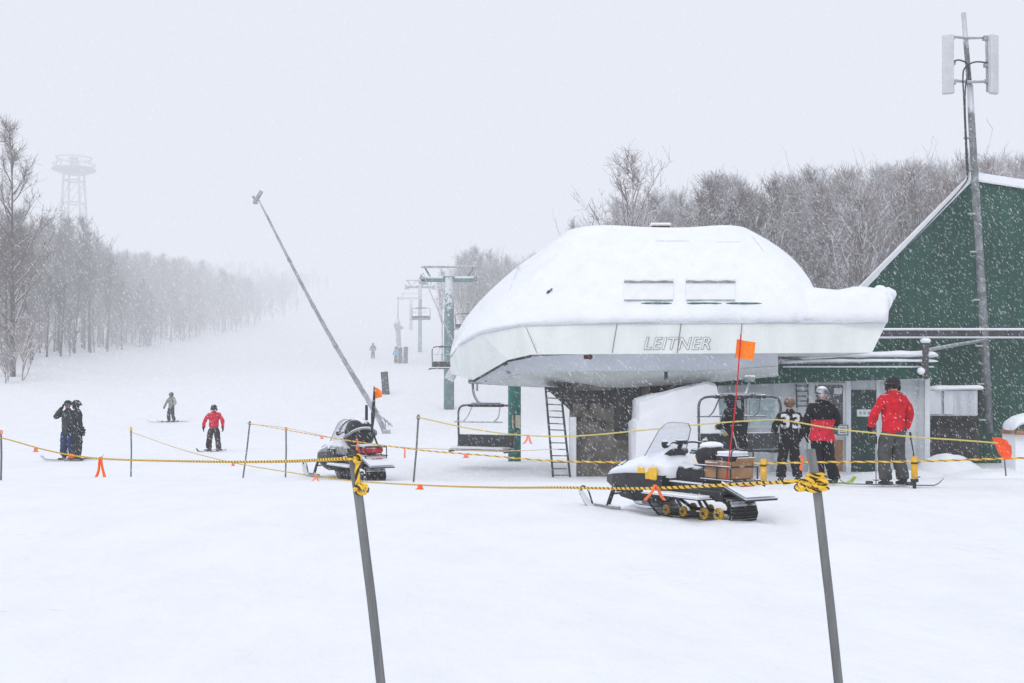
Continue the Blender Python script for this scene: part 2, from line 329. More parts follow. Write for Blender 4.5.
# ------------------------------------------------------------------ ground
def axis(lo, hi, f):
    out = [0.0]; 
    while out[-1] < hi: out.append(out[-1]+f(out[-1]))
    neg = [0.0]
    while neg[-1] > lo: neg.append(neg[-1]-f(-neg[-1]))
    return sorted(set(neg+out))
xs = axis(-1200, 1200, lambda a: .28+a*.03 if a < 12 else .28+a*.045)
ys = axis(-60, 2300, lambda a: .28+a*.012)
b = MB(); nx = len(xs)
TR = [((1.15,17.1),(4.3,12.6),.28),((1.15,17.1),(8.5,7.5),.2),((-7,2),(-9,30),.12),((3.2,9),(-4.5,40),.2),((4.6,13.2),(9.5,2.0),.25),((-2,30),(-20,75),.25),((2.2,5),(11,19),.1),((-12,20),(-1,9),.08)]
def tracks(x, y):
    if y > 80 or y < 1: return 0
    z = 0
    for (a, c, wd) in TR:
        ax, ay = a; cx, cy = c; dx, dy = cx-ax, cy-ay; l = math.hypot(dx, dy)
        t = ((x-ax)*dx+(y-ay)*dy)/l/l
        if 0 < t < 1:
            wob = .25*math.sin(t*9+ax); d = abs(((x-ax)*dy-(y-ay)*dx)/l+wob)
            z -= .05*math.exp(-(d/wd)**2)
    return z
b.v = [Vector((x, y, gz(x,y)+tracks(x,y))) for y in ys for x in xs]
b.f = [[j*nx+i, j*nx+i+1, (j+1)*nx+i+1, (j+1)*nx+i] for j in range(len(ys)-1) for i in range(nx-1)]; b.mi = [0]*len(b.f)
tag(b.build('ground', M['snow'], smooth=True, fix=False), kind='structure')

# ------------------------------------------------------------------ trees
def tree_proto(seed, H, spread, nl, nb, nt_, tall=False, low=.30, tk=1.0, near=False):
    rnd = random.Random(seed); T = MB(); Cn = MB()
    px = rnd.uniform(-.4,.4); py = rnd.uniform(-.4,.4); r0 = H*.0115*tk
    tp = [Vector((px*math.sin(t*2.4)*t*H*.08, py*math.sin(t*3)*t*H*.08, H*t-.4*(t==0))) for t in [i/9 for i in range(10)]]
    T.tube(tp, [r0*(1-.97*i/9)+.004 for i in range(10)], 6)
    def at(t):
        k = min(8, int(t*9)); return tp[k].lerp(tp[k+1], t*9-k)
    for i in range(nl):
        t = low+(1.0-low)*(i+.5+.5*rnd.random())/nl; t = min(t,.995); a = rnd.uniform(0, 6.283); up = (rnd.uniform(1.2, 2.7) if not tall else rnd.uniform(.45,.95))+.5*t
        L = H*(1-t)*rnd.uniform(.55,1.0)*spread*3.1+H*.055 if not tall else H*spread*(1.05-t)*rnd.uniform(.7,1.2)+H*.05; d = Vector((math.cos(a), math.sin(a), up)).normalized(); p = at(t)
        pts = [p]; dd = d.copy()
        for k in range(4):
            dd = (dd+Vector((rnd.uniform(-.22,.22), rnd.uniform(-.22,.22), rnd.uniform(-.02,.22)))).normalized(); pts.append(pts[-1]+dd*L/4)
        rl = r0*(1-.8*t)*.45+.012; Cn.tube(pts, [rl*(1-.75*k/4)+.008 for k in range(5)], 4, cap=False)
        for j in range(nb):
            s = .2+.8*(j+rnd.random())/nb; k = min(3, int(s*4)); q = pts[k].lerp(pts[k+1], s*4-k); ad = (pts[k+1]-pts[k]).normalized()
            sd_ = Vector((rnd.gauss(0,1), rnd.gauss(0,1), rnd.gauss(.5,.8))).normalized(); bd = (ad*.8+sd_*.85).normalized(); Lb = L*rnd.uniform(.22,.5)*(1.15-.5*s)+.25
            bp = [q, q+bd*Lb*.5, q+(bd+Vector((rnd.uniform(-.3,.3), rnd.uniform(-.3,.3), rnd.uniform(0,.4)))).normalized()*Lb]
            Cn.tube(bp, [.017,.013,.008], 3, cap=False)
            for m_ in range(nt_):
                u = rnd.uniform(.1, 1); w_ = bp[0].lerp(bp[2], u) if u > .5 else bp[0].lerp(bp[1], u*2)
                td = (bd*.7+Vector((rnd.gauss(0,.7), rnd.gauss(0,.7), rnd.gauss(.35,.6)))).normalized(); lt = rnd.uniform(.25,.75)*(H/13)
                mid = w_+td*lt*.55; e = mid+(td+Vector((rnd.uniform(-.4,.4), rnd.uniform(-.4,.4), .2)))*lt*.45
                Cn.tube([w_, mid, e], [.0105,.009,.006], 3, cap=False)
    me1 = T.build('trunk', M['bark_near' if near else 'bark'], fix=False); me2 = Cn.build('crown', M['twig_near' if near else 'twig'], fix=False)
    a, c = me1.data, me2.data; bpy.data.objects.remove(me1); bpy.data.objects.remove(me2)
    return a, c, H
protos = [tree_proto(s, 12, sp, 26, 9, 9, False, lo) for s, sp, lo in ((1,.27,.25),(2,.24,.35),(3,.30,.22),(4,.22,.40),(5,.26,.3),(6,.30,.18))]
nearp = [tree_proto(s, 12, sp, 17, 7, 7, False, lo, 1.15, True) for s, sp, lo in ((41,.28,.42),(42,.25,.5),(43,.31,.38),(44,.27,.55))]
tallp = [tree_proto(11, 18, .30, 26, 9, 8, True, .15, 1.0, True), tree_proto(12, 15, .26, 15, 7, 8, False, .45)]
brushp = [tree_proto(21, 4, .32, 16, 7, 7, False, .04), tree_proto(22, 3, .36, 14, 7, 6, False, .03)]
def tree(pr, x, y, h, label, group=None, name='bare_tree', cat='tree', lean=0):
    a, c, H = pr; o = thing(name, label, cat, (x, y, gz(x,y)-.15), random.uniform(0,6.28), group, h/H)
    o.rotation_euler[0] = random.gauss(0,.03)+lean; o.rotation_euler[1] = random.gauss(0,.035)
    link('trunk', a, o); link('crown', c, o); return o
p = P(36,372,90)
for px, d, h, lb in ((13, 89, 17.9, 'tallest rime-covered bare tree, with open branches, at the wood edge by the pale lattice tower'),):
    tree(tallp[0], (px-512)/F*d, d, h, lb).rotation_euler = (0,0,1)
def heightL(px): return 13
placed = []
def spaced(x, y, dm):
    for (a, c) in placed:
        if abs(a-x) < dm and abs(c-y) < dm and math.hypot(a-x, c-y) < dm: return False
    placed.append((x,y)); return True
n = 0
LW = 'frosted bare hardwood in the wood along the far side of the ski trail'
for _ in range(6000):
    if n >= 185: break
    y = 84+ (random.random()**1.5)*110; e = random.random()**1.5*20
    x = -40.5-e-1.2*noise.noise(Vector((0,y*.1,0)))
    if x < -.43*y-3: continue
    if not spaced(x, y, 1.5 if e < 8 else 2.2): continue
    h = random.uniform(8.6,12.0) * (1.0 if y < 125 else .78); 
    if e < 3: h *= random.uniform(.6,.95)
    near = y < 128 and e < 13
    o_ = tree(nearp[n % 4] if near else protos[n % 6], x, y, h*(1.05 if near else 1), LW, 'bare trees of the wood beside the trail'); n += 1
    if near: o_.rotation_euler[1] += random.gauss(.03,.05)
for k in range(36):
    y = 84+random.random()**1.6*120; x = -39.6-random.random()*3
    if x < -.43*y-2: x = -.43*y+random.random()*2
    tree(brushp[k % 2], x, y, random.uniform(2,5), 'snowy sapling bush along the edge of the wood beside the ski trail', 'saplings at the trail edge', 'sapling', 'sapling')
# wood behind the lift station
n = 0
RW = 'rimed bare hardwood in the wood behind the lift station'
for _ in range(6000):
    if n >= 85: break
    y = 66+random.random()*34; x = random.uniform(2.2, .40*y+3)
    if (512+x/y*F) < 618: continue
    if not spaced(x, y, 1.35): continue
    px = 512+x/y*F
    lim = 214 if px < 600 else 208-(px-600)*.16 if px < 700 else 184-(px-700)*.07
    top = EYE+(HZ-lim-50*random.random()**1.5-1)/F*y
    h = max(6, top-gz(x,y))*random.uniform(.82,1.0)
    tree(protos[n % 6], x, y, h, RW, 'bare trees of the wood behind the station'); n += 1
for k in range(50):
    y = 62+random.random()*8; x = random.uniform(13, .40*y+2)
    tree(brushp[k % 2], x, y, random.uniform(4,7), 'rimed thicket bush at the foot of the wood behind the lift station', 'bushes behind the station', 'bush', 'bush')
tree(tallp[1], (636-512)/F*66, 66, 14.2, 'crooked pale bare tree standing taller than its neighbours above the station roof')
n = 0
for _ in range(3000):
    if n >= 24: break
    y = 112+random.random()*62; x = random.uniform(-6.5+.0*y, 26)
    if x < -.022*y*1.9 and y > 140 and x < -6: continue
    if not spaced(x, y, 1.9): continue
    tree(protos[n % 6], x, y, random.uniform(8.5,11.5), 'hazy bare tree up the slope beyond the green lift tower', 'hazy trees up the slope'); n += 1

# deeper wood: hundreds of trees nobody could tell apart, one object each side
import numpy as np
def arrays(pr):
    vs = []; fs = []; o = 0
    for me in pr[:2]:
        n_ = len(me.vertices); a = np.empty(n_*3, np.float32); me.vertices.foreach_get('co', a); vs.append(a.reshape(-1,3))
        lt_ = np.empty(len(me.polygons), np.int32); me.polygons.foreach_get('loop_total', lt_); ls = np.empty(len(me.polygons), np.int32); me.polygons.foreach_get('loop_start', ls)
        vi = np.empty(len(me.loops), np.int32); me.loops.foreach_get('vertex_index', vi); fs.append((vi+o, lt_)); o += n_
    return np.concatenate(vs), np.concatenate([f[0] for f in fs]), np.concatenate([f[1] for f in fs]), pr[2]
lite = [arrays(tree_proto(s, 12, sp, 18, 7, 7, False, lo)) for s, sp, lo in ((31,.28,.25),(32,.25,.35),(33,.30,.2),(34,.26,.4))]
bush = [arrays(p_) for p_ in brushp]
def mass(name, spots, label):
    V_, I_, T_ = [], [], []; o = 0
    for (x, y, h, kind) in spots:
        v, vi, lt_, H = (bush if kind else lite)[random.randrange(2 if kind else 4)]; s_ = h/H; a = random.uniform(0,6.28); c_, n_ = math.cos(a)*s_, math.sin(a)*s_
        q = np.empty_like(v); q[:,0] = v[:,0]*c_-v[:,1]*n_+x; q[:,1] = v[:,0]*n_+v[:,1]*c_+y; q[:,2] = v[:,2]*s_+gz(x,y)-.15
        V_.append(q); I_.append(vi+o); T_.append(lt_); o += len(v)
    v = np.concatenate(V_); vi = np.concatenate(I_); lt_ = np.concatenate(T_)
    me = bpy.data.meshes.new(name); me.vertices.add(len(v)); me.vertices.foreach_set('co', v.ravel()); me.loops.add(len(vi)); me.loops.foreach_set('vertex_index', vi)
    me.polygons.add(len(lt_)); me.polygons.foreach_set('loop_start', np.concatenate([[0], np.cumsum(lt_)[:-1]]).astype(np.int32)); me.polygons.foreach_set('loop_total', lt_)
    me.update(calc_edges=True); me.materials.append(M['twig']); o = bpy.data.objects.new(name, me); col.objects.link(o); tag(o, label, 'wood', kind='stuff')
sp = []
while len(sp) < 330:
    y = 92+random.random()**1.1*190; x = -43.0-random.random()**1.3*30
    if x > -.43*y-3: sp.append((x, y, random.uniform(8.0,11.6)*(1.0 if y < 120 else 1.0-.42*min(1,(y-120)/90)), 0))
for _ in range(120):
    y = 85+random.random()**1.4*150; x = -40.8-random.random()*9
    if x > -.43*y-2: sp.append((x, y, random.uniform(2.5,6.5), 1))
mass('far_woods', sp, 'dense grey wood fading into the haze along the ski trail')
sp = []
while len(sp) < 170:
    y = 74+random.random()*48; x = random.uniform(1.5+(y-70)*.02, .40*y+3); px = 512+x/y*F
    if (px < 620 and y < 100) or (px < 600 and random.random() < .12): continue
    lim = 222 if px < 600 else 207-(px-600)*.16 if px < 700 else 188-(px-700)*.07
    sp.append((x, y, max(5, (EYE+(HZ-lim+-80*random.random()**1.7-4)/F*y-gz(x,y))), 0))
for _ in range(110):
    y = 62+random.random()*16; x = random.uniform(10, .40*y+2); sp.append((x, y, random.uniform(4,7.5), 1))
while len(sp) < 430:
    y = 118+random.random()*70; x = random.uniform(-7.5, 20); sp.append((x, y, random.uniform(8,11), 0))
mass('far_woods', sp, 'dense brown-grey wood rising behind the lift station')

# ------------------------------------------------------------------ lift station
st = thing('lift_station', 'large snow-capped chairlift terminal with a white panelled skirt lettered LEITNER', 'lift station', (2.6,28,-.45))
def resample(keys, n):
    """keys: (px, py, d) polyline -> n points evenly spread in x"""
    pts = [P(*k) for k in keys]; x0, x1 = pts[0].x, pts[-1].x; out = []
    for i in range(n):
        x = x0+(x1-x0)*i/(n-1)
        for a, c in zip(pts, pts[1:]):
            if x <= c.x+1e-6:
                t = (x-a.x)/(c.x-a.x); out.append(a.lerp(c, max(0,min(1,t)))); break
        else: out.append(pts[-1])
    return out
BACK = 32.6
Rb = [(451,374,30.6),(473,380,29.0),(508,360,27.6),(532,354.5,27.1),(600,354,26.6),(700,353.5,26.0),(800,353,25.5),(872,352.6,25.2)]
Rt = [(450,358,30.7),(459,345,29.4),(480,333,28.1),(520,325,27.3),(600,322.8,26.6),(700,322.3,26.0),(800,322,25.5),(887,322,25.18)]
fb = [P(*k) for k in Rb]; ft = [P(*k) for k in Rt]
def bez_keys(a, n): return bez(a, n)
fbs, fts = fb, ft
# skirt (fascia): outer shell front, returns to the back
back_b = [Vector((p.x+ (0.15 if i == 7 else 0), max(BACK-.35, p.y+.2), p.z if i > 3 else p.z)) for i, p in enumerate(fbs)][::-1]
back_t = [Vector((p.x, max(BACK, p.y+.2), p.z)) for p in fts][::-1]
inner_t = [Vector((p.x, p.y+.12, p.z-.01)) for p in fts]
b = MB(); b.loft([fbs+back_b, fts+back_t], cap=False)
b.add([v+Vector((0,0,.012)) for v in fbs+back_b], [[i, i+1, 15-i-1, 15-i] for i in range(7)])
sk = b.build('skirt', M['fiber'], st)
# seams on the skirt
def seam(px0, py0, px1, py1):
    def onface(px, py):
        for i in range(7):
            a, c, e = fbs[i], fbs[i+1], fts[i+1]; nrm = (c-a).cross(fts[i]-a)
            o = Vector((0,0,EYE)); d = P(px,py,1)-o; t = (a-o).dot(nrm)/d.dot(nrm); q = o+d*t
            if min(a.x,fts[i].x)-.02 <= q.x <= max(c.x,e.x)+.02: return q+Vector((0,-.012,0))
        return P(px,py,26.4)
    return onface(px0,py0), onface(px1,py1)
b = MB()
for s_ in ((526,327,537,353),(617,324,612,353),(681,323.5,677,353),(742,323.5,739,352)):
    p, q = seam(*s_); b.tube([p, p.lerp(q,.5), q], .009, 4)
b.build('panel_seam', M['seam'], st)
def text_mesh(txt, size, mt, off=0, ext=.004, shear=0, bold=0):
    cu = bpy.data.curves.new('t', 'FONT'); cu.body = txt; cu.size = size; cu.align_x = 'CENTER'; cu.align_y = 'CENTER'; cu.extrude = ext; cu.offset = off; cu.shear = shear; cu.space_character = 1.12
    o = bpy.data.objects.new('t', cu); col.objects.link(o); dg = bpy.context.evaluated_depsgraph_get()
    me = bpy.data.meshes.new_from_object(o.evaluated_get(dg)); bpy.data.objects.remove(o); me.materials.clear(); me.materials.append(mt); return me
a_, c_ = fbs[5], fbs[4]
pa, _ = seam(643,344,645,344); pb, _ = seam(710,344,711,344); mid = (pa+pb)/2; xa = (pb-pa).normalized()
up = (seam(677,338,680,330)[0]-seam(677,350,680,330)[0]).normalized(); ya = (up-xa*up.dot(xa)).normalized(); za = xa.cross(ya)
RM = Matrix((xa, ya, za)).transposed().to_4x4()
lw = (pb-pa).length
for nm, off, dz, mt in (('lettering_outline', .010, .006, M['edgegrey']), ('lettering', -.002, .013, M['fiber'])):
    me = text_mesh('LEITNER', .36, mt, off=off, ext=.003, shear=.25)
    w0 = max(v.co.x for v in me.vertices)-min(v.co.x for v in me.vertices); sx = lw/w0
    if nm == 'lettering': sx = lw_s
    else: lw_s = sx
    me.transform(Matrix.Diagonal((sx, 1.02, 1, 1))); me.transform(RM); me.transform(Matrix.Translation(mid+za*dz)); link(nm, me, st)
# dome of snow over the roof
NU = 40
def seq(side, u):
    """base point on the skirt top, u 0..1 from the nose to x at 808 px"""
    xL = fts[0].x; xR = P(806,322,27).x; x = xL+(xR-xL)*u
    pts = fts if side == 0 else None
    if side == 0:
        for a, c in zip(fts, fts[1:]):
            if x <= c.x+1e-6: q = a.lerp(c, (x-a.x)/(c.x-a.x)); break
        y = q.y; z = q.z
        if u > .93: y += (u-.93)/.07*.4
        return Vector((x, y, z))
    q = seq(0, u); yb = q.y+(BACK-q.y)*min(1, (u/.25)**.5) ; return Vector((x, yb, q.z))
TL, TR_ = P(566,228,29).x, P(750,228,29).x; ztop = P(600,231,29).z
def top(side, u):
    x = TL+(TR_-TL)*u; k = (1-abs(2*u-1)**6)**.5; y = 29.4+(-1.0 if side == 0 else 1.0)*k*1.25
    return Vector((x, y, ztop+.03*math.sin(u*9)))
us = [.5-.5*math.cos(math.pi*i/NU) for i in range(NU+1)]
loop = [(0,u) for u in us]+[(1,u) for u in us[-2:0:-1]]
rings = []; NV = 26
for k in range(NV+1):
    v = k/NV; ring = []
    for side, u in loop:
        A = seq(side, u); B = top(side, u)
        pr = 2.3 if u > .8 else 1.28 + (2.3-1.28)*max(0,(u-.55)/.25)**1.5 if u > .55 else 1.28
        if side == 0 and .12 < u < .8: pr = max(pr, 1.5)
        if side == 1: pr = max(pr, 1.8)
        vv = math.sin(v*math.pi/2)**.9 if u > .3 else v**.95; hh = vv**pr
        q = Vector((A.x+(B.x-A.x)*hh, A.y+(B.y-A.y)*hh, A.z+(B.z-A.z)*vv))
        q += Vector((noise.noise(q*.8)*.04, noise.noise(q*.8+Vector((9,0,0)))*.05, noise.noise(q*1.3+Vector((0,7,0)))*.025*(1-.6*v)))
        if v < .12 and side == 0: q += Vector((0,-.07*(1-v/.12)**.5+noise.noise(q*3)*.06, .01+noise.noise(q*5+Vector((3,3,3)))*.03))
        ring.append(q)
    rings.append(ring)
for k in range(1,5):   # close the crown gently
    cc = sum(rings[NV], Vector())/len(loop); s_ = 1-k/4.2; rings.append([cc+(p-cc)*s_+Vector((0,0,.03*(1-s_*s_))) for p in rings[NV]])
b = MB(); b.loft(rings); dome = b.build('roof_snow', M['roofsnow'], st, smooth=True)
bv = BVHTree.FromPolygons([v[:] for v in b.v], b.f)
def hit(px, py, off=.0):
    o = Vector((0,0,EYE)); d = (P(px,py,1)-o).normalized(); r = bv.ray_cast(o, d)
    if r[0] is None: return P(px,py,28)
    return r[0]-d*off
# grey lip under the snow
b = MB(); b.tube([fts[i]+Vector((0,-.02,.0)) for i in range(1,8)], .035, 5); b.build('eave_edge', M['hull'], st)
# skylight hatches
for x0, x1 in ((624,673),(686,735)):
    q = [hit(x0,300,.05), hit(x1,300,.05), hit(x1,282,.05), hit(x0,282,.05)]
    b = MB(); b.prism([q[0],q[1],q[2],q[3]], (0,.04,0)); h_ = b.build('roof_hatch', M['hatch'], st)
    b = MB()
    for a, c in ((0,1),(2,3)): b.tube([q[a]+Vector((0,-.02,0)), q[c]+Vector((0,-.02,0))], .010 if a == 0 else .026, 5)
    b.build('hatch_edge', M['edgegrey'], h_)
    b = MB(); b.tube([q[3].lerp(q[2],t)+Vector((0,-.02,.05+.01*math.sin(t*17))) for t in [i/12 for i in range(13)]], .035, 6); b.build('hatch_snow', M['roofsnow'], h_, smooth=True)
b = MB()
for x0, x1 in ((641,672),(687,722),(726,762)): b.tube([hit(x0+(x1-x0)*i/6, 303.3, .012) for i in range(7)], [.006,.022,.02,.024,.018,.02,.005], 5)
b.build('roof_edge', M['teal'], st)
b = MB()
for a in (((520,262),(508,296)),((752,236),(764,252)),((655,241),(690,241)),((715,242),(742,242))):
    (x0,y0),(x1,y1) = a; b.tube([hit(x0+(x1-x0)*i/6, y0+(y1-y0)*i/6, .004) for i in range(7)], [.003,.012,.009,.013,.008,.011,.003], 4)
b.build('roof_rib', M['hull'], st)
b = MB(); q = hit(549,291,.03); b.tube([q+Vector((-.05,0,-.06)), q, q+Vector((.07,0,.06))], [.015,.035,.02], 5); b.build('roof_bracket', M['dark'], st)
b = MB(); q = P(660,228,28.9); b.box(q, (.45,.3,.09), bev=.02); b.build('vent_cap', M['brownred'], st)
b = MB(); b.box(q+Vector((0,0,.075)), (.5,.34,.07), bev=.03); b.build('cap_snow', M['roofsnow'], st)
# wing roof snow slab on the right
def slab(name, keys_b, keys_t, yb, m, parent, amp=.05, n=26):
    lo = resample(keys_b, n); hi = resample(keys_t, n); rr = []
    prof_ = [(0,0,0),(-.05,.35,0),(-.03,.75,0),(.10,.97,0),(.5,1,0)]
    rings = []
    for i in range(n):
        A, B = lo[i], hi[i]; ring = []
        for (dy, f, _) in prof_: 
            q = Vector((A.x+(B.x-A.x)*f, A.y+(B.y-A.y)*f+dy, A.z+(B.z-A.z)*f)); q += Vector((noise.noise(q*2)*.4, noise.noise(q*2.3+Vector((5,0,0))), noise.noise(q*2.1+Vector((0,5,0)))))*amp; ring.append(q)
        ring += [Vector((B.x, yb, B.z-.05)), Vector((A.x, yb, A.z))]
        rings.append(ring)
    b = MB(); b.loft(rings); return b.build(name, m, parent, smooth=True)
slab('wing_snow', [(770,322.5,25.7),(840,322.5,25.3),(888,323,24.9)], [(770,292,26.2),(800,287,25.9),(815,286,25.8),(850,287,25.5),(876,286,25.3),(889,290,25.1)], BACK-.5, M['roofsnow'], st, amp=.06)
b = MB(); q = P(880,302,25.7); b.ball(q, (.20,.5,.33), 14, 10); b.ball(P(879,298,26.6), (.20,.9,.22), 12, 8)
for v in b.v: v += Vector((noise.noise(v*3)*.06,0,noise.noise(v*3+Vector((3,0,0)))*.07))
b.build('snow_overhang', M['roofsnow'], st, smooth=True)
b = MB(); q = [P(872,352.6,25.2)+Vector((0,.002,.02)), P(887,322,24.9)+Vector((0,.002,0)), P(887,322,24.9)+Vector((0,7,0)), P(872,352.6,25.2)+Vector((0,7,.02))]
# hull beneath the skirt
h0 = [(474,380,29.3),(524,357,27.6),(600,353,27.1),(700,352.5,26.6),(778,351,26.2)]
h1 = [(478,383,29.4),(535,371,27.9),(600,371.5,27.4),(700,371,26.9),(778,366,26.4)]
h2 = [(482,384,29.6),(545,386,28.8),(600,389.5,28.2),(690,383,27.6),(778,373.5,26.8)]
h3 = [(490,385,30.5),(550,388,30.2),(600,391,30.0),(690,386,29.8),(778,377,29.6)]
r0, r1, r2, r3 = [resample(h, 22) for h in (h0,h1,h2,h3)]
b = MB(); b.loft([r0,r1], cap=False, closed=False); b.build('hull_upper', M['hull'], st, smooth=True)
b = MB(); b.loft([[p+Vector((0,-.012,-.004)) for p in r1],r2,r3], cap=False, closed=False); b.build('hull_lower', M['hull2'], st, smooth=True)
b = MB(); b.prism([r0[-1],r1[-1],r2[-1],r3[-1],r3[-1]+Vector((0,0,.6))], (-.03,0,0)); b.build('hull_end', M['hull'], st)
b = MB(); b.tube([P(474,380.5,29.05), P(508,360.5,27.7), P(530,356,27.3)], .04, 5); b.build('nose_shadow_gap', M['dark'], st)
b = MB(); b.ball(P(590,357,26.9), .06, 8, 6); b.box(P(586,357,26.95), (.1,.06,.09)); b.build('beacon', M['brownred'], st)
b = MB(); b.box(P(666,375.5,26.9), (.07,.08,.2), bev=.01); b.build('sensor_box', M['dark'], st)
# machinery, added pedestal shade and underside gear
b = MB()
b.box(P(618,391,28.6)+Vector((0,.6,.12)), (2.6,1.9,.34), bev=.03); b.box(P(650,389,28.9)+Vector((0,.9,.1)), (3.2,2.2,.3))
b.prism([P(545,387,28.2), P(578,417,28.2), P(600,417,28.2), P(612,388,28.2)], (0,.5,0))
b.box(P(627,412,28.2)+Vector((0,.1,0)), (.62,.5,1.25), bev=.02); b.box(P(596,397,28.3), (1.1,.5,.30), bev=.03); b.tube([P(584,392,28.05),P(588,410,28.05)], .06, 7); b.tube([P(606,392,28.0),P(606,408,28.0)], .08, 8)  # first box is dark colour put in for the pedestal's shaded right side
b.build('machinery_and_shade', M['gear_shade'], st)
b = MB()
for x in range(486,520,9): b.box(P(x,379-(x-486)*.35,29.2), (.05,.12,.14), bev=.01)
b.tube([P(470,383,29.3), P(500,384,29.6), P(545,386,29.6)], .022, 6); b.tube([P(505,362,28.4), P(509,374,28.4)], .05, 6); b.tube([P(477,384,29.1),P(477,391,29.1)], .03, 6)
b.build('grip_rail', M['galv'], st)
# pedestal
b = MB(); c0 = P(573,475,28.1); c1 = P(650,475,28.1)
b.box(((c0.x+c1.x)/2, 29.0, .55), (c1.x-c0.x,1.8,2.3), bev=.04); b.build('pedestal', M['concrete'], st)
b = MB()
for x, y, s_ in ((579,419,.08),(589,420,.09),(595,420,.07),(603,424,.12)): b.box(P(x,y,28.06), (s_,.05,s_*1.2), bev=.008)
b.build('junction_box', M['gear_shade'], st)
b = MB(); p0 = P(569.5,417,27.9); p1 = P(576,477,27.9); b.box(((p0.x+p1.x)/2, 28.0, (p0.z+p1.z)/2), (p1.x-p0.x,.5,p0.z-p1.z), bev=.01); b.build('cover_panel', M['white'], st)
# green rear column
b = MB(); q = P(514.5,400,34.5); b.tube([(q.x,34.5,-.7),(q.x,34.5,2.4)], .185, 16); sup = b.build('column', M['teal'], st, smooth=True)
b = MB(); b.box((q.x+.05,34.32,EYE-33.5/F*34.3), (.24,.02,.36), rot=(0,0,R(12))); b.build('label_plate', M['plaque'], sup)
b = MB(); b.box((P(452,374,30.9)), (.25,.2,.35), rot=(0,.5,0)); b.build('nose_bracket', M['hull'], st)
absorb(st)
# ladder
ld = thing('ladder', 'dark steel ladder hanging beside the concrete pedestal of the lift station', 'ladder', P(558,476,27.4))
lt, lb = P(545.5,387,27.9), P(553,477,27.4); rt, rb = P(560.5,388,27.9), P(570,477,27.4)
b = MB(); b.tube([lt, lb], .026, 6); b.build('rail', M['dark'], ld); b = MB(); b.tube([rt, rb], .026, 6); b.build('rail', M['dark'], ld)
for k in range(14):
    t = .05+.93*k/13; b = MB(); b.tube([lt.lerp(lb,t), rt.lerp(rb,t)], .013, 5); b.build('rung', M['dark'], ld)
absorb(ld)
# snow bank beside the pedestal
b = MB(); prof_ = [(634,481),(634,421),(637.5,419),(637.5,399),(662,393.5),(706,381),(716,384),(719,400),(722,481)]
rings = []
for k in range(7):
    d = 26.9+k*.25; sh = [0,.0,.0,0,-.02,-.05,-.1][k]
    ring = []
    for i, (x,y) in enumerate(prof_):
        q = P(x,y,26.9); ring.append(Vector((q.x+(.04 if k == 0 and i < 4 else 0), d-(.0), (q.z+sh if y < 470 else -.9)+(-.05 if k == 0 and y < 470 else 0))))
    rings.append(ring)
rings = [[(lambda q: q+Vector((noise.noise(q*2)*.05, noise.noise(q*2.7)*.06, noise.noise(q*1.8+Vector((5,5,5)))*.07 if q.z > 0 else 0)))(r[i].lerp(r[(i+1)%len(r)], t/4)) for i in range(len(r)) for t in range(4)] for r in rings]
b.loft(rings); tag(b.build('snow_bank', M['roofsnow']), 'steep cut bank of packed snow beside the concrete pedestal, behind the yellow and white snowmobile', 'snow bank')

# ------------------------------------------------------------------ chairs
def chair(name, label, loc, rz, W=1.9, hang=1.25, group='chairlift chairs', grip=(0,0), flip=False, sc=1):
    """origin on the cable; chair hangs below"""
    t = thing(name, label, 'chairlift chair', loc, rz, group, sc); zt = -hang; h = W/2
    b = MB(); b.tube(bez([(grip[0],0,.05),(grip[0]-.03,0,-.45*hang),(grip[0]*.6,0,-.85*hang),(0,0,zt-.02)], 6), .034, 8); b.box((grip[0],0,.03),(.16,.22,.14), bev=.02); b.build('hanger', M['galvd'], t, smooth=True)
    b = MB(); b.box((0,0,zt), (W*.62,.12,.09), bev=.02); b.box((0,0,zt+.055), (W*.5,.1,.03), bev=.01); b.build('crossbar', M['dark'], t)
    for s_ in (-1,1):
        b = MB(); b.tube(bez([(s_*h*.55,0,zt),(s_*h*.86,0,zt-.02),(s_*h*.985,0,zt-.14),(s_*h,0,zt-.4),(s_*h,-.02,zt-1.0),(s_*h,.1,zt-1.15),(s_*h*.97,.5,zt-1.18)], 5), .028, 8); b.build('side_frame', M['frame'], t, smooth=True)
    b = MB(); b.box((0,-.01,zt-.92), (W-.08,.05,.34), bev=.015); b.build('backrest', M['slat'], t)
    b = MB(); b.box((0,.28,zt-1.13), (W-.08,.5,.07), bev=.02); se = b.build('seat', M['slat'], t)
    b = MB(); b.box((0,.28,zt-1.085), (W-.14,.44,.035), bev=.015); b.build('seat_snow', M['roofsnow'], se)
    b = MB()
    for s_ in (-1,1): b.tube(bez([(s_*h*.5,.0,zt-.03),(s_*h*.55,.18,zt-.3),(s_*h*.55,.42,zt-.42)], 5), .017, 6)
    b.tube([(-h*.85,.42,zt-.42),(h*.85,.42,zt-.42)], .02, 6); b.build('restraint_bar', M['galvd'], t)
    return t
p = P(486,382,30.4); chair('chairlift_chair', 'empty chair hanging under the nose of the lift station beside the green column', p, R(152), W=1.66, hang=.60, grip=(.40,0), sc=.98)
p = P(740,380,24.9); chair('chairlift_chair', 'empty chair with curved grey side frames hanging before the hut, behind the snowmobile cargo', p, R(14), W=1.84, hang=.34, grip=(.22,0), sc=1.0)
for px, py, d, rz, lb in ((449,333,62,160,'hazy snow-covered chair half hidden by the station nose, low by the first green tower'),
                          (468,304,88,170,'hazy chair between the first green tower and the station roof'),
                          (421,301,118,165,'faint snowy chair hanging just past the second tower')):
    chair('chairlift_chair', lb, P(px,py,d), R(rz), W=1.9, hang=.7)

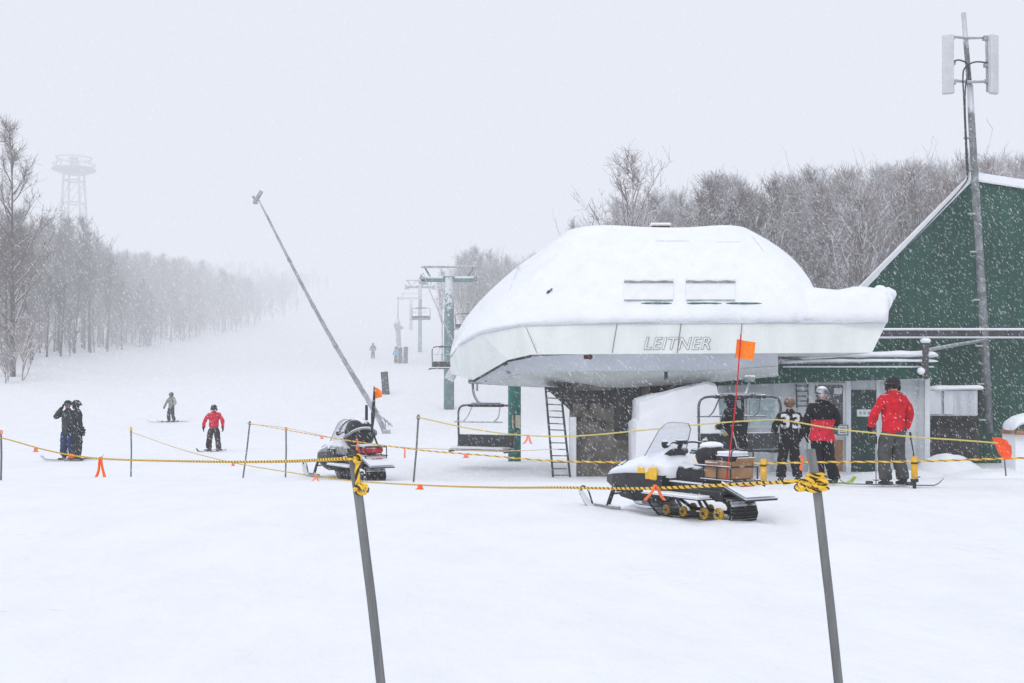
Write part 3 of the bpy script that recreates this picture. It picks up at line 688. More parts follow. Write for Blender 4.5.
# lift towers
def lift_tower(x, y, zt, r, label, m):
    t = thing('lift_tower', label, 'lift tower', (x,y,gz(x,y)), 0, 'chairlift towers'); zt -= gz(x,y)
    b = MB(); b.tube([(0,0,-.5),(0,0,zt-.6)], [r*1.05,r*.92], 14); b.build('column', m, t, smooth=True)
    b = MB(); b.box((0,0,zt-.75), (3.3,.28,.24), bev=.03); b.box((0,0,zt-.6), (.7,.4,.2), bev=.03); arm = b.build('crossarm', m, t)
    b = MB(); b.box((0,0,zt-.58), (3.2,.26,.09), bev=.03); b.build('crossarm_snow', M['roofsnow'], arm)
    for s_ in (-1,1):
        b = MB(); b.box((s_*1.6,0,zt-.72), (.1,2.4,.14), bev=.02)
        for k in range(6): b.disc((s_*1.6+.09*s_, -1.05+.42*k, zt-.66), .19, .07, 'X', 12)
        b.box((s_*1.6,.0,zt-.95), (.5,1.9,.05)); b.build('sheave_assembly', M['galv'], t)
        b = MB(); b.tube([(s_*1.15,0,zt-.6),(s_*1.5,0,zt+.02)], .06, 6); b.build('frame_strut', m, t)
    b = MB(); b.box((0,0,zt+.05), (3.5,.12,.1), bev=.02); b.box((0,0,zt+.12), (3.4,.1,.05), bev=.02); b.build('lifting_frame', M['galv'], t)
    return t
lift_tower(P(449,267,75).x, 75, P(449,268,75).z, .32, 'green lift tower standing nearest behind the station roof', M['tealpole'])
lift_tower(P(420,281,145).x, 145, P(420,281,145).z, .24, 'second lift tower up the slope, pale with haze, a chair at its foot side', M['tealpole'])
lift_tower(P(411,294,200).x, 200, P(411,294,200).z, .3, 'farthest lift tower almost lost in the haze', M['tealpole'])
for s_ in (-1,1):
    b = MB(); z0 = Vector((-1.0 if s_ < 0 else 5.0,30.2,1.95)); pts = [z0]
    for (px,py,d) in ((449,273,75),(420,286,145),(411,297,200)):
        q = P(px,py,d)+Vector((s_*1.6,0,0)); a = pts[-1]
        for k in range(1,9): t = k/8; v = a.lerp(q,t); v.z -= 1.2*t*(1-t); pts.append(v)
    b.tube(pts, .022, 5); tag(b.build('haul_cable', M['cablef']), 'frosted haul rope of the chairlift running along the %s of the towers' % ('trail side' if s_ < 0 else 'wood side'), 'cable')

# lattice tower far on the hill
ox, oy = P(74,200,190).x, 190; g0 = gz(ox,oy)
lt_ = thing('lattice_tower', 'tall pale lattice tower with a round railed platform, rising hazily above the wood', 'tower', (ox,oy,g0))
zt = P(74,158,190).z-g0; zp = P(74,170,190).z-g0; zb = P(74,225,190).z-g0
for sx in (-1,1):
    for sy in (-1,1):
        b = MB(); b.tube(bez([(sx*2.9,sy*2.9,-1),(sx*1.9,sy*1.9,zb*.75),(sx*1.55,sy*1.55,zb),(sx*1.15,sy*1.15,zp)], 5), [.2]*16, 6); b.build('leg', M['galv'], lt_)
b = MB()
def lw_(z): return 1.15+(zp-z)/(zp-zb)*.40 if z > zb else 1.55+(zb-z)*.055
zz = [zb*.3, zb*.55, zb*.8, zb, zb+(zp-zb)*.4, zb+(zp-zb)*.8]
for z in zz:
    k = lw_(z)
    for a, c in (((-1,-1),(1,-1)),((1,-1),(1,1)),((1,1),(-1,1)),((-1,1),(-1,-1))): b.tube([(a[0]*k,a[1]*k,z),(c[0]*k,c[1]*k,z)], .13, 5)
for z, z2 in zip(zz, zz[1:]):
    k, k2 = lw_(z), lw_(z2)
    for s_ in (-1,1): b.tube([(-k,s_*k,z),(k2,s_*k2,z2)], .07, 4); b.tube([(s_*k,-k,z),(s_*k2,k2,z2)], .07, 4)
b.build('bracing', M['galv'], lt_)
b = MB(); b.tube([(0,0,zp-.6),(0,0,zp-.1),(0,0,zp+.2)], [2.0,3.35,3.35], 20); b.build('platform', M['galvd'], lt_)
b = MB()
for k in range(16): a = k*math.pi/8; b.tube([(3.2*math.cos(a),3.2*math.sin(a),zp+.2),(2.4*math.cos(a),2.4*math.sin(a),zt-.2)], .05, 4)
b.tube([(2.7*math.cos(k*math.pi/12),2.7*math.sin(k*math.pi/12),zt) for k in range(25)], .12, 5); b.tube([(3.2*math.cos(k*math.pi/12),3.2*math.sin(k*math.pi/12),zp+.9) for k in range(25)], .08, 5)
b.build('railing', M['galvd'], lt_)
b = MB(); b.tube([(0,0,zp),(0,0,zt+.1)], .7, 12); b.build('cabin', M['galv'], lt_)

# ------------------------------------------------------------------ barn
bn = thing('barn', 'tall dark green sided barn with a snow-covered roof', 'barn', (16,33.5,-.5))
Dw = 33.2
ap = P(968,181,Dw); lf = P(866,284,Dw); rg = P(1500,262,Dw)
pts = [ap, lf, Vector((lf.x,Dw,-.9)), Vector((rg.x,Dw,-.9)), rg]
BD = Vector((11,8.5,0)); b = MB(); b.prism(pts, BD); b.build('wall', M['barn'], bn)
def roofslab(a, c, th, off, over, m, name, parent):
    n_ = Vector((-(c.z-a.z),0,c.x-a.x)).normalized(); n_ = n_ if n_.z > 0 else -n_
    b = MB(); b.prism([a+n_*off+Vector((0,-over,0)), c+n_*off+Vector((0,-over,0)), c+n_*(off+th)+Vector((0,-over,0)), a+n_*(off+th)+Vector((0,-over,0))], BD+Vector((0,over,0))); return b.build(name, m, parent)
lf2 = lf+(lf-ap).normalized()*.5
rf = roofslab(ap, lf2, .05, .003, .10, M['white'], 'roof', bn); roofslab(ap, lf2, .05, .056, .07, M['roofsnow'], 'roof_snow', bn)
rf2 = roofslab(ap, rg, .05, .003, .10, M['white'], 'roof', bn); roofslab(ap, rg, .20, .056, .08, M['roofsnow'], 'roof_snow', bn)
b = MB(); b.prism([ap+Vector((-.02,-.13,-.10)), lf2+Vector((0,-.13,-.08)), lf2+Vector((0,-.13,.0)), ap+Vector((0,-.13,.0))], (0,.025,0)); b.build('barge_board', M['white'], bn)
absorb(bn)
# long snow-lined trough beam on the barn
bm_ = thing('cable_tray', 'long horizontal grey tray edged with snow running across the green barn wall', 'cable tray', P(960,334,32.2))
a = P(879,333.5,32.2); c = P(1150,333.5,32.2)
b = MB(); b.box(((a.x+c.x)/2,32.4,a.z), (c.x-a.x,.35,.17), bev=.01); b.build('beam', M['padding'], bm_)
b = MB(); b.box(((a.x+c.x)/2,32.38,a.z+.115), (c.x-a.x+.05,.42,.06), bev=.025); b.build('beam_snow', M['roofsnow'], bm_)
b = MB(); b.box(((a.x+c.x)/2,32.3,a.z-.105), (c.x-a.x,.3,.045), bev=.015); b.build('lower_rim', M['white'], bm_)
for px in (917,971,1030,1090):
    q = P(px,333.5,32.2); b = MB(); b.box((q.x,32.8,q.z-.03), (.05,.9,.08)); b.build('bracket', M['dark'], bm_)
absorb(bm_)

# antenna mast
am = thing('antenna_mast', 'tall grey mast with two white cell antenna panels, clamped to the green barn', 'antenna mast', P(988,432,32.4))
D = 32.6; D2 = 32.3
b = MB(); b.tube([P(989,433,D2),P(984,330,D2),P(978,230,D2),P(971.5,120,D2),P(970,85,D2)], [.112,.115,.105,.09,.08], 12); b.tube([P(970,92,D2),P(963.5,13,D2)], [.068,.064], 10); b.build('pole', M['mast'], am, smooth=True)
b = MB()
for y, xx in ((37,968),(81,969.5)):
    b.tube([P(948,y-1,D2-.12), P(xx,y+1,D2-.14), P(993,y,D2-.12)], .04, 6)
b.tube([P(951.5,36,D2-.12), P(953,93,D2-.12)], .035, 6); b.tube([P(986.5,37,D2-.12), P(987.5,92,D2-.12)], .035, 6)
for x, y in ((951,38),(952,63),(953,82),(986,38),(987,65),(988,81)): b.box(P(x,y,D2-.14), (.16,.14,.12), bev=.01)
b.build('bracket', M['galv'], am)
for x, rz in ((947.5,-.35),(993,.5)):
    b = MB(); p0, p1 = P(x,35,D2-.2), P(x+1,94,D2-.2); b.box((p0+p1)/2, (.30,.13,p0.z-p1.z), rot=(0,0,rz), bev=.025); b.build('antenna_panel', M['pan'], am)
b = MB()
b.tube(bez([P(950,64,D2-.2), P(958,60,D2-.25), P(967,64,D2-.25), P(969,75,D2-.2), P(966,82,D2-.18), P(965,110,D2-.18), P(968,172,D2-.3)], 7), .022, 5)
b.tube(bez([P(990,63,D2-.2), P(975,62,D2-.25), P(965,68,D2-.25), P(963,78,D2-.2), P(964,100,D2-.2), P(966,150,D2-.2), P(967,174,D2-.3)], 7), .022, 5)
b.tube(bez([P(968,172,D2-.3), P(964,185,D2-.2), P(930,222,D2-.2), P(880,274,D2-.2)], 6), .02, 5)
b.build('cable', M['cable'], am)
b = MB()
for y in (138,170,214,252,300,346,384,420):
    x = 972+(y-120)*.054; b = MB(); b.box(P(x-5,y,D2-.02), (.22,.1,.05), bev=.01); b.tube([P(x-4,y,D2-.02), P(x,y,33.3)], .03, 5); b.build('clamp', M['galv'], am)
absorb(am)

# ------------------------------------------------------------------ operator hut
hut = thing('operator_hut', 'low white lift operator hut with green roof edge and snow on its flat roof', 'hut', P(850,470,30))
Dh = 29.6
def rect(px0, py0, px1, py1, d, th, m, name, parent, bev=0.0):
    a = P(px0,py0,d); c = P(px1,py1,d); b = MB(); b.box(((a.x+c.x)/2, d+th/2, (a.z+c.z)/2), (abs(c.x-a.x), th, abs(a.z-c.z)), bev=bev); return b.build(name, m, parent)
a = P(735,376,Dh); c = P(929,482,Dh); b = MB(); b.box(((a.x+c.x)/2, Dh+1.6, (a.z+c.z)/2), (c.x-a.x,3.2,a.z-c.z)); b.build('wall', M['hut'], hut)
# roof slab, tapering fascia
b = MB(); q = [P(706,386,Dh-.55),P(935,378,Dh-.55),P(935,362,Dh-.55),P(782,364,Dh-.55),P(706,374,Dh-.55)]; b.prism(q, (0,4.3,0)); b.build('roof', M['trimg'], hut)
def lump(name, keys, r, dy, parent, m=None, n=40):
    pts = bez([P(*k) for k in keys], n//len(keys)); rings = []
    for i, p in enumerate(pts):
        t = i/(len(pts)-1); e = min(1, min(t,1-t)*14+.25); rr = r*e*(1+.35*noise.noise(p*2.2)); ring = []
        for j in range(10):
            a_ = 2*math.pi*j/10; ring.append(p+Vector((0, math.cos(a_)*rr*dy, math.sin(a_)*rr*(1 if math.sin(a_) > 0 else .45))))
        rings.append(ring)
    b = MB(); b.loft(rings); return b.build(name, m or M['roofsnow'], parent, smooth=True)
lump('roof_snow', [(790,359,29.6),(830,357,29.7),(880,356.5,29.7),(936,356,29.6)], .13, 6, hut)
lump('eave_snow', [(782,362.8,29.0),(815,361.3,29),(860,361,29),(905,361,29),(938,361.5,29)], .05, 1.4, hut)
rect(783,366.0,934,367.5,Dh-.57,.02,M['white'],'drip_edge',hut)
rect(735,376,930,380,Dh-.03,.03,M['white'],'top_trim',hut)
for x0, x1 in ((808,813),(846,851),(876.5,879.5),(925,930)): rect(x0,379,x1,480,Dh-.05,.05,M['white'],'corner_board',hut)
wn = rect(812,383,846,437,Dh-.03,.04,M['white'],'window',hut); rect(815,385,843,434,Dh-.055,.02,M['glassd'],'pane',wn)
rect(834,388,842,394,Dh-.063,.006,M['hull'],'window_sticker',wn)
rect(828,440,843,473,Dh-.05,.04,M['ply'],'plywood_panel',hut)
dr = rect(851,390,876,478,Dh-.05,.05,M['doorg'],'door',hut,.01); rect(857,409.5,872,416.5,Dh-.07,.015,M['white'],'door_sign',dr)
b = MB()
for k, (x0,x1) in enumerate(((859,862),(863,866),(868,870))): 
    q = P((x0+x1)/2,413,Dh-.072); b.box(q,(.055,.006,.07))
b.build('sign_mark', M['galv'], dr)
b = MB(); b.ball(P(874,432,Dh-.09), .03, 8, 6); b.build('handle', M['steel'], dr)
sg = rect(837,424.5,848.5,435.5,Dh-.09,.03,M['galvd'],'notice_board',hut,.01); rect(838.5,426,847,434.3,Dh-.1,.008,M['white'],'notice_sheet',sg)
b = MB()
for k in range(3): q = P(842.8,428+k*2.3,Dh-.104); b.box(q,(.15-.03*(k%2),.004,.022))
b.build('notice_line', M['seam'], sg)
w2 = rect(747,397,778,428,Dh-.03,.04,M['white'],'window',hut); rect(750,400,775,425,Dh-.055,.02,M['glassl'],'pane',w2)
w3 = rect(716,397,744,428,Dh-.0,.05,M['white'],'window',hut); rect(719,400,741,425,Dh-.02,.02,M['glassl'],'pane',w3)
b = MB()
for k in range(5): b.tube([P(796,386+k*5,Dh-.12), P(808,386+k*5,Dh-.12)], .014, 5)
b.tube([P(796,384,Dh-.12), P(797,408,Dh-.12)], .018, 5); b.tube([P(808,384,Dh-.12), P(808,408,Dh-.12)], .018, 5); b.build('wall_rack', M['dark'], hut)
b = MB(); p0 = P(925.5,379,28.9); p1 = P(925.5,342,28.9); b.tube([p0,p1], .075, 10); ps = b.build('vent_pipe', M['padding'], hut)
b = MB(); b.ball(p1+Vector((0,0,.03)), (.13,.13,.07), 10, 6); b.ball(P(921,371,28.85), (.1,.1,.09), 8, 6); b.build('pipe_snow', M['roofsnow'], ps, smooth=True)
b = MB(); b.tube([P(928,350,29), P(955,345,30), P(986,340,31.9)], .045, 8); b.build('brace_pipe', M['galv'], hut); absorb(hut)
b = MB(); p0 = P(927,390,31.2); p1 = P(979,416,31.2)
tb = thing('storage_tank', 'stainless steel tank box with a snow cap on a shelf against the green barn', 'tank', ((p0.x+p1.x)/2,31.8,p1.z))
b.box(((p0.x+p1.x)/2,31.7,(p0.z+p1.z)/2), (p1.x-p0.x,.9,p0.z-p1.z), bev=.03); b.build('tank_body', M['steel'], tb)
for x0, x1 in ((928,941),(944,953)): rect(x0,391,x1,414,31.19,.02,M['white'],'access_panel',tb)
lump('tank_snow', [(928,390,31.5),(945,389,31.5),(965,388.5,31.5),(980,388.5,31.5)], .09, 5, tb)
rect(928,416,979,462,31.75,.12,M['gear_shade'],'shade_stand',tb); rect(979,388,985,413,31.3,.3,M['black'],'control_box',tb,.02); absorb(tb)  # dark sheet below the tank paints in the shade under it
# snow heaps by the hut and barn
def heap(px, py, d, rx, ry, rz_, label, k=0):
    q = P(px,py,d); g = gz(q.x,d); b = MB(); n_, m_ = 26, 12; rings = []
    for i in range(m_):
        t = i/(m_-1); rr = math.cos(t*math.pi/2)*1.0+.0; ring = []
        for j in range(n_):
            a = 2*math.pi*j/n_; r_ = rr*(1+.25*noise.noise(Vector((math.cos(a)*1.3+k,math.sin(a)*1.3,t))))
            ring.append(Vector((rx*r_*math.cos(a), ry*r_*math.sin(a), rz_*math.sin(t*math.pi/2)**1.2*(1+.25*noise.noise(Vector((math.cos(a)*rr*2+k,math.sin(a)*rr*2,5))))-.08)))
        rings.append(ring)
    b.loft(rings, cap=False); o = b.build('snow_heap', M['roofsnow'], smooth=True); o.location = (q.x,d,g); tag(o, label, 'snow heap'); return o
heap(948,462,28.6,.85,.7,.55,'low snow heap at the corner between the white hut and the barn',1)
heap(1000,472,26.5,1.3,.7,.28,'low ridge of snow below the orange disc',6)
heap(1055,452,28.0,1.15,1.2,1.25,'tall snow heap in front of the barn at the edge of the picture',3)
heap(900,478,27.6,1.6,.8,.22,'shallow snow ridge at the foot of the hut wall',9)
pl = MB(); q = P(1022,432,26.6); pl.box(q,(.62,.9,.09), bev=.01); 
pk = thing('plank_platform', 'wooden platform edge piled with snow by the barn', 'platform', q); pl.build('deck', M['ply'], pk)
lump('deck_snow', [(1008,429,26.6),(1013,424,26.6),(1022,421,26.6),(1034,420,26.6)], .16, 2.4, pk); 
b = MB(); b.box(q+Vector((0,.1,-.5)),(.5,.7,.9)); b.build('snow_base', M['roofsnow'], pk); absorb(pk)

# ------------------------------------------------------------------ snow lance
t0, t1 = P(259,200,56), P(377.5,415,58)
sg = thing('snow_lance', 'very tall slanted snowmaking lance pole leaning over the snowmobile', 'snow lance', (t1.x+.5,58.0,gz(t1.x,58)))
b = MB(); N_ = 14; sag = lambda t: Vector((0,0,-.35*math.sin(math.pi*t)))
b.tube([t1.lerp(t0,i/N_)+sag(i/N_) for i in range(N_+1)], [.135-.088*(i/N_) for i in range(N_+1)], 10); b.build('lance_pipe', M['lance'], sg, smooth=True)
for t in (.18,.36,.55,.75):
    q = t1.lerp(t0,t)+sag(t); dd = (t0-t1).normalized(); b = MB(); b.tube([q-dd*.1,q+dd*.1], .150-.088*t, 10); b.build('coupling', M['lance'], sg)
b = MB(); b.tube([P(255,202,56), P(261.5,191,56)], .10, 10); b.ball(P(255,202,56), .11, 8, 6); b.tube([P(257,204,56),P(253,196,56)], .06, 6); b.build('nozzle_head', M['lance'], sg)
b = MB(); g = sg.location
b.tube([t1+Vector((-.45,0,.7)), t1+Vector((.15,0,-.35)), (g.x,58,g.z-.3)], .13, 8)
b.tube([t1+Vector((.0,-.15,.1)), (g.x+.25,57.8,g.z+.35)], .05, 6)
for k in range(3): b.tube([(g.x-.15+k*.14,57.7,g.z+.75-.1*k),(g.x-.05+k*.14,57.6,g.z+.35)], .03, 5)
b.box((g.x-.05,57.9,g.z+.05), (.35,.35,.3), bev=.05)
b.build('base_bracket', M['lance'], sg); absorb(sg)
# dark padded posts and drums on the trail
def pad(px, py0, py1, d, wpx, label, tilt):
    q = P(px,py1,d); g = gz(q.x,d); h = (py1-py0)/F*d; t = thing('padded_post', label, 'padded post', (q.x,d,g)); t.rotation_euler = (0,tilt,0)
    b = MB(); w_ = wpx/F*d/2; b.tube([(0,0,-.3),(0,0,.1),(0,0,h*.5),(0,0,h-.05),(0,0,h)], [w_,w_*1.02,w_*.95,w_,w_*.9], 12); b.build('padding', M['padding'], t, smooth=True)
    b = MB(); b.ball((0,0,h), (w_*.9,w_*.9,.09), 10, 6); b.build('cap_snow', M['roofsnow'], t)
    b = MB(); b.tube([(0,0,h*.32),(0,0,h*.34)], w_*1.06, 12); b.tube([(0,0,h*.7),(0,0,h*.72)], w_*1.04, 12); b.build('strap', M['seam'], t)
pad(386,370,392.5,84,7.5,'dark padded post standing alone on the open trail near the orange flag',-.08)
pad(400.5,347,363,122,4.6,'grey padded post beside the person in the blue jacket, first of the two',-.03)
pad(405.5,347,363.5,122,4.6,'grey padded post beside the person in the blue jacket, second of the two',.02)
hy = thing('snow_gun', 'faint snow-caked snow gun standing up the trail behind the person in blue', 'snow gun', (P(399,346,150).x,150,gz(P(399,346,150).x,150)))
b = MB(); b.tube([(0,0,-.3),(-.1,0,2.2),(-.25,0,3.0),(-.1,0,3.8)], [.32,.3,.45,.2], 8); b.build('standpipe', M['galvd'], hy, smooth=True)
b = MB(); b.tube([(-.5,0,3.1),(.5,0,2.6)], [.35,.25], 10); b.build('barrel', M['galvd'], hy)
b = MB(); b.tube([(-.15,0,3.7),(-.1,0,6.4)], [.08,.05], 6); b.ball((-.1,0,6.4),.16,8,6); b.build('sprayer', M['galvd'], hy)

# ------------------------------------------------------------------ people
def person(label, x, y, yaw, h=1.75, jacket='black', pants='dgrey', arms=None, legs=None, lean=0, head='helmet', headm=None, gloves='black', hem=None, jersey=None, z=None, hem_z=.80, crouch=0, boots='charcoal', group=None, detail=True):
    t = thing('person', label, 'person', (x, y, gz(x,y) if z is None else z), yaw, group, h/1.75)
    L = math.sin(lean); up = lambda zz: Vector((0, L*(zz-.95), zz-crouch))
    V = Vector
    la, ra = arms or (((-.30,-.02,1.14),(-.30,.10,.90)),((.30,-.02,1.14),(.30,.10,.90)))
    ll, rl = legs or (((-.11,.04,.50),(-.13,-.02,.10)),((.11,.04,.50),(.13,-.02,.10)))
    fix = lambda p: V((p[0], p[1]+L*(p[2]-.95), p[2]-crouch))
    hd = up(1.60)+V((0,.015,0)); nk = up(1.47)
    # body: one continuous surface
    nd = [(up(.97),(.11,.08)),(up(1.15),(.12,.08)),(up(1.35),(.15,.10)),(up(1.45),(.07,.06)),(up(1.53),(.055,.06)),(hd,(.078,.092)),(hd+V((0,.0,.08)),(.07,.08)),(hd+V((0,.085,-.015)),(.022,.025))]
    ed = [(0,1),(1,2),(2,3),(3,4),(4,5),(5,6),(5,7)]
    for s_, (el_, ha) in ((-1,la),(1,ra)):
        i = len(nd); nd += [(up(1.40)+V((s_*.16,0,0)),.055),(fix(el_),.04),(fix(ha),.032)]; ed += [(2,i),(i,i+1),(i+1,i+2)]
    for s_, (kn, an) in ((-1,ll),(1,rl)):
        i = len(nd); k = V((kn[0],kn[1],kn[2]-crouch*.5)); a = V(an); nd += [(up(.92)+V((s_*.09,0,0)),.09),(k,.055),(a,.04),(a+V((0,.12,-.05)),.035)]; ed += [(0,i),(i,i+1),(i+1,i+2),(i+2,i+3)]
    skinobj('body', nd, ed, M['skin'], t, sub=1)
    # trousers
    nd = [(up(1.02),(.165,.13)),(up(.93),(.17,.135))]; ed = [(0,1)]
    for s_, (kn, an) in ((-1,ll),(1,rl)):
        i = len(nd); k = V((kn[0],kn[1],kn[2]-crouch*.5)); a = V(an); hp = up(.84)+V((s_*.085,0,0))
        nd += [(hp,(.125,.13)),((hp+k)/2,(.118,.12)),(k,(.105,.112)),((k+a)/2,(.100,.105)),(a+V((0,0,.05)),(.100,.112)),(a+V((0,0,.0)),(.104,.116))]; ed += [(1,i),(i,i+1),(i+1,i+2),(i+2,i+3),(i+3,i+4),(i+4,i+5)]
    skinobj('trousers', nd, ed, C[pants], t, sub=2, wrinkle=.022)
    # jacket
    nd = [(up(hem_z-.05),(.20,.16)),(up((hem_z+1.05)/2),(.195,.155)),(up(1.05),(.188,.148)),(up(1.22),(.19,.145)),(up(1.36),(.175,.13)),(up(1.46),(.10,.095)),(up(1.52),(.075,.075))]; ed = [(0,1),(1,2),(2,3),(3,4),(4,5),(5,6)]
    for s_, (el_, ha) in ((-1,la),(1,ra)):
        i = len(nd); sh = up(1.385)+V((s_*.17,0,0)); e = fix(el_); hh = fix(ha)
        nd += [(sh,.09),((sh+e)/2,.084),(e,.078),((e+hh)/2,.070),(hh,.060)]; ed += [(4,i),(i,i+1),(i+1,i+2),(i+2,i+3),(i+3,i+4)]
    jk = skinobj('jacket', nd, ed, C[jacket], t, sub=2, root=3, wrinkle=.022)
    if hem:
        nd = [(up(1.10),(.20,.16)),(up(.98),(.205,.165)),(up(.80),(.205,.165))]; skinobj('jacket_skirt', nd, [(0,1),(1,2)], C[hem], t, sub=1, root=1, wrinkle=.01)
    # gloves with fingers
    for s_, (el_, ha) in ((-1,la),(1,ra)):
        e, hh = fix(el_), fix(ha); d = (hh-e).normalized(); sd_ = V((0,1,0)) if abs(d.y) < .8 else V((0,0,1)); sd_ = (sd_-d*sd_.dot(d)).normalized()
        pn = d.cross(sd_)*s_; nd = [(hh-d*.02,.045),(hh+d*.07,(.042,.032))]; ed = [(0,1)]
        if detail:
            for f_ in range(4):
                o_ = sd_*(.033-.022*f_); i = len(nd); ln = (.055,.065,.06,.045)[f_]
                nd += [(hh+d*(.10)+o_,.014),(hh+d*(.10+ln*.6)+o_-pn*.012,.013),(hh+d*(.10+ln)+o_-pn*.04,.011)]; ed += [(1,i),(i,i+1),(i+1,i+2)]
            i = len(nd); nd += [(hh+d*.045+sd_*.05,.015),(hh+d*.085+sd_*.075-pn*.012,.013)]; ed += [(0,i),(i,i+1)]
        skinobj('glove', nd, ed, C[gloves], t, sub=1)
    for s_, (kn, an) in ((-1,ll),(1,rl)):
        a = V(an); nd = [(a+V((0,-.03,.10)),(.062,.07)),(a+V((0,-.03,-.03)),(.058,.055)),(a+V((0,.10,-.055)),(.05,.042)),(a+V((0,.19,-.062)),(.042,.034))]
        skinobj('boot', nd, [(0,1),(1,2),(2,3)], C[boots], t, sub=1)
    # headgear
    if head in ('helmet','hood','beanie'):
        b = MB(); b.ball(hd+V((0,-.012,.045)), (.110,.127,.110), 20, 14)
        keep = []
        for f in b.f:
            c = sum((b.v[i] for i in f), V())/len(f)-hd
            if c.z > (.02 if c.y > .04 else -.05 if head != 'hood' else -.2): keep.append(f)
        b.f = keep; b.mi = [0]*len(keep)
        if head == 'helmet':
            b.tube([hd+V((0,.09,.03)), hd+V((0,.13,.035))], [.09,.07], 10)
            for s_ in (-1,1): b.ball(hd+V((s_*.105,-.01,-.035)), (.025,.05,.06), 10, 6)
        o = b.build(head, headm or M['helm'], t, smooth=True)
        b = MB(); b.tube([hd+V((.105*math.sin(a),.116*math.cos(a)-.007,.03)) for a in [i*2*math.pi/20 for i in range(21)]], .016, 6); g_ = b.build('goggle_strap', C['charcoal'], o, smooth=True)
        b = MB(); b.box(hd+V((0,.108,.02)), (.15,.05,.07), bev=.02); b.build('goggle_lens', M['lens'], o)
        if head == 'hood':
            nd = [(nk+V((0,-.02,-.02)),(.11,.10)),(hd+V((0,-.03,.0)),(.115,.115)),(hd+V((0,-.03,.08)),(.09,.10))]; skinobj('hood_cloth', nd, [(0,1),(1,2)], C[jacket], o, sub=2)
        else:
            nd = [(nk+V((0,-.01,-.05)),(.105,.10)),(nk+V((0,-.018,.075)),(.094,.094))]; skinobj('collar', nd, [(0,1)], C[jacket], o, sub=1)
    if head in ('helmet','beanie') and detail and not jersey:
        nd = [(nk+V((-.09,-.06,-.07)),.05),(nk+V((-.05,-.115,-.12)),.06),(nk+V((0,-.13,-.16)),.065),(nk+V((.05,-.115,-.12)),.06),(nk+V((.09,-.06,-.07)),.05)]; skinobj('folded_hood', nd, [(0,1),(1,2),(2,3),(3,4)], C[jacket], t, sub=2, root=2)
    return t, jk
def ski(label, x, y, yaw, L=1.7, w_=.09, m=None, board=False, z=None, pitch=0):
    t = thing('snowboard' if board else 'ski', label, 'snowboard' if board else 'ski', (x, y, (gz(x,y) if z is None else z)+.03), yaw); t.rotation_euler[0] = pitch
    n_ = 16; rings = []
    for i in range(n_+1):
        u = i/n_; yy = (u-.45)*L; ww = w_*(.8+.25*abs(2*u-1))*(1 if .06 < u < .92 else .55); zz = (max(0,u-.86)/.14)**2*.11+(max(0,.06-u)/.06)*.03
        rings.append([Vector((-ww/2,yy,zz)),Vector((ww/2,yy,zz)),Vector((ww/2,yy,zz+.015)),Vector((-ww/2,yy,zz+.015))])
    b = MB(); b.loft(rings); b.build('board' if board else 'ski_blade', m or M['black'], t)
    b = MB()
    for yy in (-.2,.12): b.box((0,yy,.035), (w_*.8,.12,.05), bev=.01)
    b.build('binding', M['padding'], t); return t
def pole(label, top_, bot, m=None):
    t = thing('ski_pole', label, 'ski pole', bot); b = MB(); b.tube([top_, bot], .011, 6); b.build('shaft', m or M['dark'], t)
    d = (Vector(bot)-Vector(top_)).normalized(); b = MB(); b.tube([top_, Vector(top_)+d*.13], .02, 8); b.build('grip', M['black'], t)
    b = MB(); b.tube([Vector(bot)-d*.09, Vector(bot)-d*.075], .05, 10); b.build('basket', M['black'], t); absorb(t); return t
V = Vector
# red jacket at the hut
X = lambda px, d: (px-512)/F*d
d = 19.9
person('person in a bright red jacket, grey ski trousers and black helmet seen from behind', X(893,d), d, R(12), 1.84, 'red', 'grey', arms=(((-.30,.05,1.14),(-.27,.20,.93)),((.29,-.03,1.14),(.27,.12,.90))), legs=(((-.13,.06,.50),(-.15,-.03,.11)),((.12,.05,.50),(.16,-.02,.11))), hem_z=.86)
ski('black ski under the red-jacketed person by the hut, pointing toward the green door', X(879,d), d+.12, R(72), 1.15)
ski('black ski under the red-jacketed person by the hut, pointing to the snow heap', X(899,d), d-.12, R(-100), 1.2)
pole('thin black ski pole held by the red-jacketed person beside the yellow stake', P(910,432,19.7), P(918,482,19.7))
pole('thin pale ski pole standing at the far side of the red-jacketed person', P(876,436,19.9), P(876,485,19.9), M['galv'])
# black jacket with red skirt
d = 21.3
person('person in a black jacket with a broad red lower half and a white patterned helmet', X(822,d), d, R(-4), 1.76, 'black', 'black', arms=(((-.27,.02,1.14),(-.24,.18,.88)),((.29,.02,1.12),(.14,.28,1.0))), legs=(((-.07,.03,.50),(-.05,-.02,.10)),((.12,.02,.52),(.22,.0,.10))), hem='crimson', hem_z=.95, headm=mat('patterned_helmet', (.06,.06,.07), .4, var=.9, scale=14, var2=(.7,.7,.74), snow=.8, snow_at=.7))
ski('lime green edged snowboard under the person with the red jacket hem', X(824,d), d-.12, R(-80), 1.0, .24, M['lime'], True)
